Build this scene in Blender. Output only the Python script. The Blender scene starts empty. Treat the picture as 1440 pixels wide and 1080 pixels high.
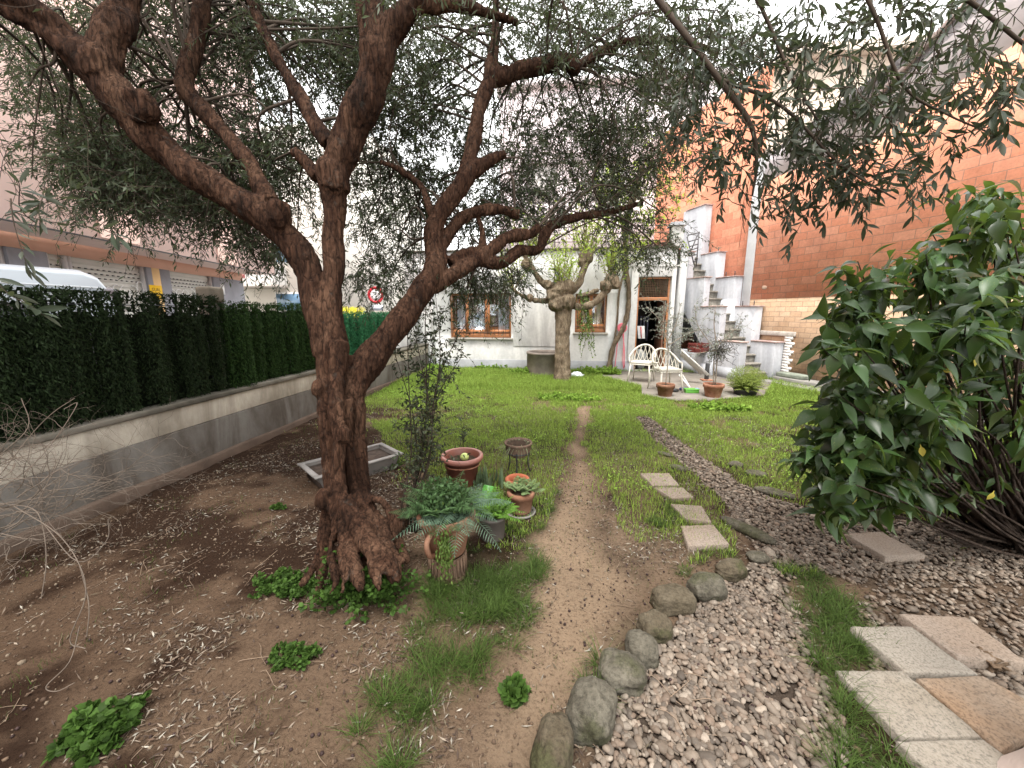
import bpy, bmesh, math, random
import numpy as np
from mathutils import Vector, noise as mnoise
random.seed(7); RG = np.random.default_rng(11)
scene = bpy.context.scene; COL = scene.collection
R = math.radians
# ------------------------------------------------------------ camera frame
FPX = 541.0; PITCH = R(10.5); YAW = R(6.6); EYE = 1.65
FW = np.array([-math.sin(YAW)*math.cos(PITCH), math.cos(YAW)*math.cos(PITCH), -math.sin(PITCH)])
RT = np.array([math.cos(YAW), math.sin(YAW), 0.0]); UP = np.cross(RT, FW); CAM = np.array([0, 0, EYE])
def ray(x, y): return FW + RT*(x-720)/FPX + UP*(540-y)/FPX
def P(x, y, t): return CAM + ray(x, y)*t                       # point at distance t along the view axis
def G(x, y, z=0.0):
    d = ray(x, y); return CAM + d*(z-EYE)/d[2]
def AY(x, y, Y):
    d = ray(x, y); return CAM + d*Y/d[1]
def proj(p):
    v = np.asarray(p)-CAM; z = v@FW; z = np.where(np.abs(z) < 1e-6, 1e-6, z)
    return 720+FPX*(v@RT)/z, 540-FPX*(v@UP)/z, z
# ------------------------------------------------------------ materials
def nodes(name):
    m = bpy.data.materials.new(name); m.use_nodes = True; nt = m.node_tree
    return m, nt, nt.nodes['Principled BSDF'], nt.nodes['Material Output']
def L(nt, a, b): nt.links.new(a, b)
def noise_node(nt, scale, detail=4, rough=.55, coord='Object', stretch=None, dist=0.0):
    tc = nt.nodes.new('ShaderNodeTexCoord'); n = nt.nodes.new('ShaderNodeTexNoise')
    n.inputs['Scale'].default_value = scale; n.inputs['Detail'].default_value = detail; n.inputs['Roughness'].default_value = rough
    n.inputs['Distortion'].default_value = dist
    out = tc.outputs[coord]
    if stretch:
        mp = nt.nodes.new('ShaderNodeMapping'); mp.inputs['Scale'].default_value = stretch
        L(nt, out, mp.inputs[0]); out = mp.outputs[0]
    L(nt, out, n.inputs['Vector']); return n
def ramp(nt, fac, stops):
    r = nt.nodes.new('ShaderNodeValToRGB'); e = r.color_ramp.elements
    while len(e) < len(stops): e.new(.5)
    for el, (p, c) in zip(e, stops): el.position = p; el.color = (*c, 1) if len(c) == 3 else c
    L(nt, fac, r.inputs[0]); return r
def mixc(nt, fac, a, b, mode='MIX'):
    m = nt.nodes.new('ShaderNodeMix'); m.data_type = 'RGBA'; m.blend_type = mode
    for s, v in ((m.inputs[0], fac), (m.inputs[6], a), (m.inputs[7], b)):
        if hasattr(v, 'links') or isinstance(v, bpy.types.NodeSocket): L(nt, v, s)
        elif isinstance(v, (int, float)): s.default_value = v
        else: s.default_value = (*v, 1)
    return m.outputs[2]
def bump(nt, bs, h, strength=.3, dist=.02, prev=None):
    b = nt.nodes.new('ShaderNodeBump'); b.inputs['Strength'].default_value = strength; b.inputs['Distance'].default_value = dist
    L(nt, h, b.inputs['Height'])
    if prev: L(nt, prev, b.inputs['Normal'])
    L(nt, b.outputs[0], bs.inputs['Normal']); return b.outputs[0]
def sc(c, k): return tuple(min(1, v*k) for v in c)
def mat(name, c, rough=.7, var=.25, scale=6, bmp=.2, bscale=None, c2=None, metallic=0, stretch=None, bdist=.01, spec=None):
    m, nt, bs, o = nodes(name)
    n = noise_node(nt, scale, 6, .6, stretch=stretch)
    r = ramp(nt, n.outputs[0], [(.3, sc(c, 1-var)), (.7, c2 or sc(c, 1+var))])
    L(nt, r.outputs[0], bs.inputs['Base Color'])
    bs.inputs['Roughness'].default_value = rough; bs.inputs['Metallic'].default_value = metallic
    bs.inputs['Specular IOR Level'].default_value = spec if spec is not None else (.5 if rough < .6 else .12)
    if bmp:
        n2 = noise_node(nt, bscale or scale*6, 6, .65, stretch=stretch); bump(nt, bs, n2.outputs[0], bmp, bdist)
    return m
def leafmat(name, c, back=None, rough=.5, trans=.25, var=.35, speck=None, tc=None):
    m, nt, bs, o = nodes(name)
    at = nt.nodes.new('ShaderNodeAttribute'); at.attribute_name = 'rnd'
    r = ramp(nt, at.outputs['Fac'], [(0, sc(c, 1-var)), (1, sc(c, 1+var))])
    col = r.outputs[0]
    if speck:
        v = nt.nodes.new('ShaderNodeTexVoronoi'); v.inputs['Scale'].default_value = 95
        tcn = nt.nodes.new('ShaderNodeTexCoord'); L(nt, tcn.outputs['Object'], v.inputs['Vector'])
        r2 = ramp(nt, v.outputs['Distance'], [(.10, (1, 1, 1)), (.2, (0, 0, 0))])
        n = noise_node(nt, 9, 3); r3 = ramp(nt, n.outputs[0], [(.5, (0, 0, 0)), (.62, (1, 1, 1))])
        mu = nt.nodes.new('ShaderNodeMath'); mu.operation = 'MULTIPLY'; L(nt, r2.outputs[0], mu.inputs[0]); L(nt, r3.outputs[0], mu.inputs[1])
        col = mixc(nt, mu.outputs[0], col, speck)
    if back:
        ge = nt.nodes.new('ShaderNodeNewGeometry'); col = mixc(nt, ge.outputs['Backfacing'], col, back)
    L(nt, col, bs.inputs['Base Color']); bs.inputs['Roughness'].default_value = rough; bs.inputs['Specular IOR Level'].default_value = .28 if name == 'aucuba_leaf' else .12
    if trans:
        t = nt.nodes.new('ShaderNodeBsdfTranslucent'); t.inputs[0].default_value = (*(tc or sc(c, 2.2)), 1)
        ms = nt.nodes.new('ShaderNodeMixShader'); ms.inputs[0].default_value = trans
        L(nt, bs.outputs[0], ms.inputs[1]); L(nt, t.outputs[0], ms.inputs[2]); L(nt, ms.outputs[0], o.inputs[0])
    return m
# ------------------------------------------------------------ tagging / objects
def tag(o, label=None, cat=None, group=None, kind=None):
    if label: o['label'] = label
    if cat: o['category'] = cat
    if group: o['group'] = group
    if kind: o['kind'] = kind
    return o
def empty(name, loc, label, cat, group=None, rz=0):
    o = bpy.data.objects.new(name, None); COL.objects.link(o); o.location = [float(v) for v in loc]; o.rotation_euler.z = rz
    o.empty_display_size = .1
    return tag(o, label, cat, group)
def arr_obj(name, verts, faces, m, parent=None, smooth=False, attrs=None, world=False):
    """faces: ndarray (n,k) or list of them. If parented, verts are parent-local unless world=True."""
    me = bpy.data.meshes.new(name); verts = np.asarray(verts, dtype=np.float32).reshape(-1, 3)
    if world and parent is not None:
        root = parent
        while root.parent is not None: root = root.parent        # parts carry no transform of their own
        c, s = math.cos(-root.rotation_euler.z), math.sin(-root.rotation_euler.z)
        v = verts-np.array(root.location, dtype=np.float32); verts = np.stack([v[:, 0]*c-v[:, 1]*s, v[:, 0]*s+v[:, 1]*c, v[:, 2]], 1)
    if not isinstance(faces, (list, tuple)): faces = [faces]
    faces = [np.asarray(f, dtype=np.int32) for f in faces if len(f)]
    me.vertices.add(len(verts)); me.vertices.foreach_set('co', verts.astype(np.float32).ravel())
    loops = np.concatenate([f.ravel() for f in faces]); tot = np.concatenate([np.full(len(f), f.shape[1], dtype=np.int32) for f in faces])
    st = np.concatenate([[0], np.cumsum(tot)[:-1]]).astype(np.int32)
    me.loops.add(len(loops)); me.loops.foreach_set('vertex_index', loops)
    me.polygons.add(len(tot)); me.polygons.foreach_set('loop_start', st); me.polygons.foreach_set('loop_total', tot)
    if smooth: me.polygons.foreach_set('use_smooth', np.ones(len(tot), dtype=bool))
    if attrs:
        for k, a in attrs.items():
            a = np.asarray(a, dtype=np.float32)
            if a.ndim == 1:
                at = me.attributes.new(k, 'FLOAT', 'POINT'); at.data.foreach_set('value', a)
            else:
                at = me.color_attributes.new(k, 'FLOAT_COLOR', 'POINT'); at.data.foreach_set('color', np.concatenate([a, np.ones((len(a), 1), dtype=np.float32)], 1).ravel())
    me.update(); me.validate()
    if m: me.materials.append(m)
    o = bpy.data.objects.new(name, me); COL.objects.link(o)
    if parent is not None: o.parent = parent
    return o
class MB:
    def __init__(s): s.v = []; s.q = []; s.t = []; s.n = 0; s.off = np.zeros(3)
    def add(s, v, f):
        v = np.asarray(v, dtype=float).reshape(-1, 3)
        for a in f: (s.q if len(a) == 4 else s.t).append([i+s.n for i in a])
        s.v.append(v); s.n += len(v); return s
    def box(s, x0, x1, y0, y1, z0, z1, fr=None):
        v = np.array([[x, y, z] for z in (z0, z1) for y in (y0, y1) for x in (x0, x1)], float)
        if fr: v = fr(v)
        return s.add(v, [(0, 2, 3, 1), (4, 5, 7, 6), (0, 1, 5, 4), (2, 6, 7, 3), (0, 4, 6, 2), (1, 3, 7, 5)])
    def prism(s, poly, z0, z1, fr=None):
        n = len(poly); v = [[p[0], p[1], z0] for p in poly]+[[p[0], p[1], z1] for p in poly]
        return s.extr(np.array(v, float), n, fr)
    def extr(s, v, n, fr=None):
        if fr: v = fr(v)
        b = s.n; c0 = v[:n].mean(0); c1 = v[n:].mean(0); v = np.vstack([v, c0, c1])
        f = [(i, (i+1) % n, (i+1) % n+n, i+n) for i in range(n)]+[((i+1) % n, i, 2*n) for i in range(n)]+[(i+n, (i+1) % n+n, 2*n+1) for i in range(n)]
        return s.add(v, f)
    def tube(s, pts, rad, k=8, cap=True):
        pts = np.asarray(pts, float); n = len(pts); rad = np.broadcast_to(rad, (n,))
        tg = np.gradient(pts, axis=0); tg /= np.linalg.norm(tg, axis=1)[:, None]+1e-9
        a = np.array([0, 0, 1.]) if abs(tg[0][2]) < .9 else np.array([1., 0, 0])
        u = np.cross(tg[0], a); u /= np.linalg.norm(u); vs = []
        for i in range(n):
            u = u-tg[i]*(u@tg[i]); u /= np.linalg.norm(u)+1e-9; w = np.cross(tg[i], u)
            for j in range(k):
                an = 2*math.pi*j/k; vs.append(pts[i]+rad[i]*(math.cos(an)*u+math.sin(an)*w))
        f = [(i*k+j, i*k+(j+1) % k, (i+1)*k+(j+1) % k, (i+1)*k+j) for i in range(n-1) for j in range(k)]
        if cap:
            vs += [pts[0], pts[-1]]; c = n*k
            f += [((j+1) % k, j, c) for j in range(k)]+[((n-1)*k+j, (n-1)*k+(j+1) % k, c+1) for j in range(k)]
        return s.add(vs, f)
    def lathe(s, prof, k=28, c=(0, 0, 0), wob=0, seed=0):
        vs = []; rg = np.random.default_rng(seed)
        for (r, z) in prof:
            for j in range(k):
                a = 2*math.pi*j/k; rr = r*(1+wob*math.sin(3*a+seed)); vs.append((c[0]+rr*math.cos(a), c[1]+rr*math.sin(a), c[2]+z))
        n = len(prof)
        return s.add(vs, [(i*k+j, i*k+(j+1) % k, (i+1)*k+(j+1) % k, (i+1)*k+j) for i in range(n-1) for j in range(k)])
    def build(s, name, m, parent=None, smooth=False, bevel=0, world=False, segs=2):
        fs = [np.array(x, dtype=np.int32) for x in (s.q, s.t) if x]
        o = arr_obj(name, np.vstack(s.v), fs, m, parent, smooth, world=world)
        if bevel:
            b = o.modifiers.new('bevel', 'BEVEL'); b.width = bevel; b.segments = segs; b.limit_method = 'ANGLE'; b.angle_limit = R(40)
        if smooth and not bevel:
            pass
        return o
def blob_mesh(rx, ry, rz, seed, sub=3, amp=.12, power=2.6, freq=1.3):
    bm = bmesh.new(); bmesh.ops.create_icosphere(bm, subdivisions=sub, radius=1)
    for v in bm.verts:
        p = v.co.copy(); n = (abs(p.x)**power+abs(p.y)**power+abs(p.z)**power)**(1/power); p /= n
        d = 1+amp*mnoise.noise(p*freq+Vector((seed*3.1, seed*1.7, 0)))+amp*.35*mnoise.noise(p*freq*3+Vector((seed, 0, 5)))
        v.co = Vector((p.x*rx*d, p.y*ry*d, p.z*rz*d))
    vs = np.array([v.co[:] for v in bm.verts]); fs = np.array([[v.index for v in f.verts] for f in bm.faces]); bm.free(); return vs, fs
def rotz(v, a):
    c, s = math.cos(a), math.sin(a); return np.stack([v[:, 0]*c-v[:, 1]*s, v[:, 0]*s+v[:, 1]*c, v[:, 2]], 1)
def smooth_path(pts, n=6):
    """Catmull-Rom through rows of pts (any number of columns)."""
    p = np.asarray(pts, float); p = np.vstack([2*p[0]-p[1], p, 2*p[-1]-p[-2]]); out = []
    for i in range(1, len(p)-2):
        for k in range(n):
            t = k/n; a, b, c, d = p[i-1], p[i], p[i+1], p[i+2]
            out.append(.5*((2*b)+(-a+c)*t+(2*a-5*b+4*c-d)*t*t+(-a+3*b-3*c+d)*t**3))
    out.append(p[-2]); return np.array(out)
# ------------------------------------------------------------ vectorised foliage
def unit(v): return v/(np.linalg.norm(v, axis=-1, keepdims=True)+1e-9)
def leaf_arrays(pos, d, nrm, length, width, prof=(0, .8, 1, .55, 0), fold=.25, curl=.25):
    """curved, folded leaves: pos/d/nrm (N,3); length,width (N,)"""
    N = len(pos); K = len(prof); d = unit(d); s = unit(np.cross(d, nrm)); n = unit(np.cross(s, d))
    t = np.linspace(0, 1, K); V = np.zeros((N, K, 3, 3)); ln = length[:, None, None]; w = width[:, None, None]
    cl = np.broadcast_to(np.asarray(curl, float), (N,))[:, None, None]
    ax = pos[:, None]+d[:, None]*ln*(t[None, :, None]*(1-.15*np.abs(cl)*t[None, :, None]))-n[:, None]*ln*cl*(t**2)[None, :, None]
    pf = np.array(prof)[None, :, None]
    V[:, :, 1] = ax; V[:, :, 0] = ax-s[:, None]*w*.5*pf+n[:, None]*w*fold*pf; V[:, :, 2] = ax+s[:, None]*w*.5*pf+n[:, None]*w*fold*pf
    base = (np.arange(N)*K*3)[:, None]
    q = []; tr = []
    for k in range(K-1):
        for side in (0, 1):
            a, b, c, e = k*3+side, k*3+side+1, (k+1)*3+side+1, (k+1)*3+side
            if prof[k] == 0: tr.append((k*3+1, c, e))
            elif prof[k+1] == 0: tr.append((a, b, (k+1)*3+1))
            else: q.append((a, b, c, e))
    fs = []
    if q: fs.append((base[:, :, None]+np.array(q)[None]).reshape(-1, 4))
    if tr: fs.append((base[:, :, None]+np.array(tr)[None]).reshape(-1, 3))
    return V.reshape(-1, 3), fs, np.repeat(RG.random(N), K*3)
def merge(parts):
    vs = []; fs = {}; rn = []; n = 0
    for v, f, r in parts:
        for a in f: fs.setdefault(a.shape[1], []).append(a+n)
        vs.append(v); rn.append(r); n += len(v)
    return np.vstack(vs), [np.vstack(x) for x in fs.values()], np.concatenate(rn)
def leaf_obj(name, parts, m, parent=None, smooth=True, world=True):
    v, f, r = merge(parts); return arr_obj(name, v, f, m, parent, smooth, {'rnd': r}, world=world)
def thin_tubes(pts, rad, k=3):
    """pts (N,K,3) rad (N,K) -> tube arrays"""
    N, K, _ = pts.shape; tg = unit(np.gradient(pts, axis=1)); a = np.where(np.abs(tg[..., 2:3]) < .9, np.array([0, 0, 1.]), np.array([1., 0, 0]))
    u = unit(np.cross(tg, a)); w = np.cross(tg, u); V = np.zeros((N, K, k, 3))
    for j in range(k):
        an = 2*math.pi*j/k; V[:, :, j] = pts+rad[..., None]*(math.cos(an)*u+math.sin(an)*w)
    f = np.array([(i*k+j, i*k+(j+1) % k, (i+1)*k+(j+1) % k, (i+1)*k+j) for i in range(K-1) for j in range(k)])
    return V.reshape(-1, 3), [((np.arange(N)*K*k)[:, None, None]+f[None]).reshape(-1, 4)], np.repeat(RG.random(N), K*k)
def twig_paths(start, d, length, droop=.5, K=6, wig=.12):
    N = len(start); t = np.linspace(0, 1, K)[None, :, None]; L_ = length[:, None, None]
    side = unit(RG.normal(size=(N, 3)))[:, None]
    return start[:, None]+unit(d)[:, None]*L_*t+np.array([0, 0, -1.])*L_*np.asarray(droop).reshape(-1, 1, 1)*t**2+side*L_*wig*np.sin(t*math.pi*RG.uniform(.8, 2.2, (N, 1, 1)))
def along(pts, t):
    """pts (N,K,3), t (N,M) in 0..1 -> positions and tangents (N,M,3)"""
    K = pts.shape[1]; x = t*(K-1); i = np.clip(np.floor(x).astype(int), 0, K-2); f = (x-i)[..., None]; n = np.arange(len(pts))[:, None]
    a, b = pts[n, i], pts[n, i+1]; return a*(1-f)+b*f, unit(b-a)
def leaves_on(paths, M, ll, lw, spread=.8, prof=(0, 1, 0), fold=.2, curl=.15, t0=.1, down=.15, lv=.3):
    N = len(paths); t = t0+(1-t0)*(np.arange(M)[None, :]+RG.random((N, M))*.6)/M; t = np.clip(t, 0, 1)
    p, tg = along(paths, t); rd = unit(RG.normal(size=p.shape)); perp = unit(rd-tg*(rd*tg).sum(-1, keepdims=True))
    d = unit(tg*(1-spread*.5)+perp*spread+np.array([0, 0, -down])); nr = unit(RG.normal(size=p.shape)*.7+np.array([0, 0, .8]))
    n = N*M; s = RG.uniform(1-lv, 1+lv, n)
    return leaf_arrays(p.reshape(n, 3), d.reshape(n, 3), nr.reshape(n, 3), ll*s, lw*s*RG.uniform(.8, 1.2, n), prof, fold, curl)
# 2D value noise
_T = RG.random((256, 256))
def vn(x, y):
    xi = np.floor(x).astype(int); yi = np.floor(y).astype(int); fx = x-xi; fy = y-yi; fx = fx*fx*(3-2*fx); fy = fy*fy*(3-2*fy)
    a = _T[xi % 256, yi % 256]; b = _T[(xi+1) % 256, yi % 256]; c = _T[xi % 256, (yi+1) % 256]; d = _T[(xi+1) % 256, (yi+1) % 256]
    return (a*(1-fx)+b*fx)*(1-fy)+(c*(1-fx)+d*fx)*fy
def fbm(x, y, s, o=4):
    r = 0; a = .5; t = 0
    for k in range(o): r = r+a*vn(x*s+17*k, y*s+31*k); t += a; a *= .5; s *= 2.03
    return r/t
def inpoly(px, py, poly):
    poly = np.asarray(poly, float); ins = np.zeros(px.shape, bool); n = len(poly)
    for i in range(n):
        x1, y1 = poly[i]; x2, y2 = poly[(i+1) % n]
        if y1 == y2: continue
        c = ((y1 > py) != (y2 > py)) & (px < (x2-x1)*(py-y1)/(y2-y1)+x1); ins ^= c
    return ins
def wpoly(px): return [tuple(G(x, y)[:2]) for x, y in px]
# ============================================================ WORLD / CAMERA / LIGHT
SUN_EL, SUN_AZ = 70, 196
w = bpy.data.worlds.new('World'); scene.world = w; w.use_nodes = True; nt = w.node_tree; bg = nt.nodes['Background']
sky = nt.nodes.new('ShaderNodeTexSky'); sky.sky_type = 'NISHITA'; sky.sun_disc = False; sky.sun_elevation = R(SUN_EL); sky.sun_rotation = R(SUN_AZ)
sky.air_density = 1.0; sky.dust_density = 4; sky.altitude = 0
cn = noise_node(nt, 1.6, 6, .6, 'Generated', stretch=(1, 1, 2.5)); cr = ramp(nt, cn.outputs[0], [(.30, (.80, .80, .80)), (.60, (1, 1, 1))])
L(nt, mixc(nt, cr.outputs[0], sky.outputs[0], (10.6, 10.7, 10.6)), bg.inputs[0]); bg.inputs[1].default_value = .14
sl = bpy.data.lights.new('sun', 'SUN'); sl.energy = 2.0; sl.angle = R(18); sl.color = (1, .96, .9); so = bpy.data.objects.new('sun', sl); COL.objects.link(so)
az = R(SUN_AZ); el = R(SUN_EL); sd = Vector((math.sin(az)*math.cos(el), math.cos(az)*math.cos(el), math.sin(el)))
so.rotation_euler = sd.to_track_quat('Z', 'Y').to_euler(); so.location = sd*30
cd = bpy.data.cameras.new('camera'); co = bpy.data.objects.new('camera', cd); COL.objects.link(co); scene.camera = co
cd.sensor_width = 36; cd.lens = 36*FPX/1440; cd.clip_start = .03; cd.clip_end = 500
co.location = CAM; co.rotation_euler = Vector([-v for v in FW]).to_track_quat('Z', 'Y').to_euler()
scene.view_settings.view_transform = 'Standard'; scene.view_settings.look = 'None'; scene.view_settings.exposure = 1.45; scene.view_settings.gamma = 1
# ============================================================ GROUND ZONES (world coordinates)
Z_GRAVEL = wpoly([(893, 588), (915, 588), (985, 640), (1040, 678), (1110, 708), (1190, 728), (1320, 735), (1440, 745), (1500, 900), (1560, 1100), (1200, 1120), (1190, 1080), (1180, 1000), (1150, 940), (1130, 860), (1105, 812), (1150, 800), (1235, 830), (1210, 850), (1235, 1000), (1330, 1120), (790, 1120), (820, 1080), (855, 1005), (895, 950), (935, 895), (975, 845), (1040, 800), (1072, 775), (1045, 745), (1010, 700), (975, 665), (925, 625)])
Z_GRASSSTRIP = wpoly([(1090, 790), (1150, 805), (1215, 860), (1250, 930), (1175, 938), (1200, 985), (1270, 1045), (1310, 1120), (1190, 1120), (1165, 1060), (1155, 1000), (1140, 940), (1125, 870)])
Z_PATH = wpoly([(816, 570), (832, 570), (826, 610), (822, 650), (828, 690), (836, 740), (850, 785), (885, 818), (870, 860), (842, 910), (802, 980), (775, 1030), (750, 1100), (680, 1100), (712, 1000), (738, 920), (748, 860), (755, 800), (768, 740), (786, 700), (798, 650), (811, 610)])
Z_SIDE = wpoly([(828, 690), (860, 700), (900, 745), (960, 775), (1000, 790), (940, 820), (900, 860), (870, 920), (810, 1000), (770, 1100), (600, 1100), (680, 1000), (735, 900), (760, 780)])
Z_PATIO = [(1.15, 11.0), (5.0, 11.0), (5.1, 9.6), (4.1, 8.0), (2.9, 7.55), (2.3, 7.45), (1.75, 7.9), (1.9, 8.8), (1.2, 9.9)]
Z_TUFTS = [wpoly(p) for p in (
    [(585, 830), (640, 800), (740, 800), (762, 850), (750, 880), (660, 885), (600, 870)],
    [(560, 880), (640, 860), (700, 880), (712, 935), (660, 975), (590, 950)],
    [(465, 1110), (490, 1010), (530, 950), (590, 955), (625, 1000), (600, 1110)],
    [(530, 845), (575, 845), (570, 880), (530, 885)],
    [(800, 980), (850, 900), (880, 860), (905, 868), (870, 920), (835, 960), (800, 1030)],
    [(745, 690), (780, 690), (780, 740), (730, 765), (700, 755)],
    [(920, 700), (960, 700), (1000, 735), (1040, 760), (1035, 790), (1020, 780), (960, 740), (930, 745), (905, 730)],
    [(940, 800), (1010, 775), (1000, 790), (945, 820)],
    [(600, 790), (650, 775), (760, 770), (775, 850), (745, 900), (705, 950), (650, 990), (600, 1000), (560, 960), (590, 900)])]
Z_MEADOW = [wpoly(p) for p in ([(520, 590), (800, 590), (785, 660), (765, 700), (750, 760), (690, 790), (650, 690), (560, 650)], [(838, 585), (900, 600), (960, 655), (1010, 700), (1040, 760), (1030, 790), (960, 765), (890, 760), (855, 700), (835, 650)], [(1070, 700), (1000, 640), (1150, 640), (1190, 720)])]
BARE = wpoly([(-400, 560), (300, 560), (430, 590), (560, 690), (640, 700), (760, 700), (760, 800), (600, 800), (560, 880), (480, 1000), (470, 1200), (-900, 1200)])
def maskf(poly, x, y, jit=.10):
    jx = (fbm(x+5, y, 3.5)-.5)*jit*2; jy = (fbm(x, y+9, 3.5)-.5)*jit*2
    return inpoly(x+jx, y+jy, poly)
def grass_density(x, y):
    """0..1 cover of green"""
    d = np.clip((y-3.0)/2.2, 0, 1)*.95
    d = np.maximum(d, np.where(x > 1.9, np.clip((y-2.6)/1.2, 0, 1), 0))
    d = np.where(inpoly(x, y, BARE), d*np.clip((y-4.4)/1.5, 0, 1), d)
    d = np.where((x < -1.6) & (y < 9), d*np.clip((y-4.8+(-x-1.6)*-.6)/1.6, 0.03, 1), d)
    d = d*(.35+.9*fbm(x, y, 1.7)); d = np.where((y < 7.5) & (fbm(x+3, y+3, 2.6) < .42), d*.35, d)
    for p in Z_MEADOW: d = np.where(maskf(p, x, y, .12), np.maximum(d, .35+.75*fbm(x+2, y, 3)), d)
    for p in Z_TUFTS: d = np.where(maskf(p, x, y, .06), .95, d)
    d = np.where(maskf(Z_GRASSSTRIP, x, y, .05), .9, d)
    d = np.where((y > 8.3) & (y < 10.9) & (x > -4) & (x < 2.0), np.maximum(d, .9), d)
    ng = maskf(Z_GRAVEL, x, y, .05) & ~maskf(Z_GRASSSTRIP, x, y, .05); d = np.where(ng, d*0.02, d)
    d = np.where(maskf(Z_PATH, x, y, .13), d*.05, d)
    d = np.where(inpoly(x, y, Z_PATIO), 0, d)
    return np.clip(d, 0, 1)
def height(x, y):
    soilm = np.clip((-x+.6)/1.0, .25, 1); h = (fbm(x, y, .8)-.5)*.05+(fbm(x, y, 3.1)-.5)*.035+(fbm(x+9, y, 9)-.5)*.034*soilm
    h = h+np.exp(-((x+1.12)**2+(y-2.3)**2)/.35)*.05
    return h*np.clip((11-y)/2, 0.15, 1)
# ---- materials used widely
M_plaster = mat('white_plaster', (.70, .70, .70), .85, .09, 1.6, .25, 60)
def plaster_dirty(name, c, streak=(.42, .42, .40), base=None):
    m, nt, bs, o = nodes(name)
    n = noise_node(nt, 1.1, 7, .65, stretch=(1.6, 1.6, .45), dist=.6); r = ramp(nt, n.outputs[0], [(.42, streak), (.58, c)])
    n2 = noise_node(nt, 14, 5, .6); r2 = ramp(nt, n2.outputs[0], [(.3, (.88, .88, .88)), (.6, (1, 1, 1))])
    col = mixc(nt, 1.0, r.outputs[0], r2.outputs[0], 'MULTIPLY')
    L(nt, col, bs.inputs['Base Color']); bs.inputs['Roughness'].default_value = .88; bs.inputs['Specular IOR Level'].default_value = .15
    n3 = noise_node(nt, 70, 5, .6); bump(nt, bs, n3.outputs[0], .3, .006); return m
M_house = plaster_dirty('house_plaster', (.60, .60, .585), (.46, .465, .46))
M_stairw = plaster_dirty('stair_plaster', (.54, .55, .58), (.38, .39, .42))
M_grey_band = mat('grey_band', (.36, .37, .39), .9, .15, 3, .3, 40)
M_wood = mat('orange_wood', (.36, .15, .06), .5, .3, 4, .1, 30, stretch=(1, 1, 8))
M_terra = mat('terracotta', (.27, .095, .05), .85, .3, 9, .35, 60, c2=(.40, .22, .15))
M_terra2 = mat('terracotta_weathered', (.20, .085, .046), .9, .35, 7, .45, 40, c2=(.27, .15, .10))
M_soil = mat('potting_soil', (.05, .033, .022), .95, .5, 30, .9, 60, bdist=.03)
M_conc = mat('concrete', (.22, .21, .195), .9, .22, 3, .4, 30)
M_dark = mat('dark_metal', (.03, .03, .032), .45, .3, 8, .1)
M_whiteplastic = mat('white_plastic', (.52, .51, .48), .45, .06, 5, .04)
M_stone_sill = mat('sill_stone', (.36, .34, .30), .85, .2, 10, .3)
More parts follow.
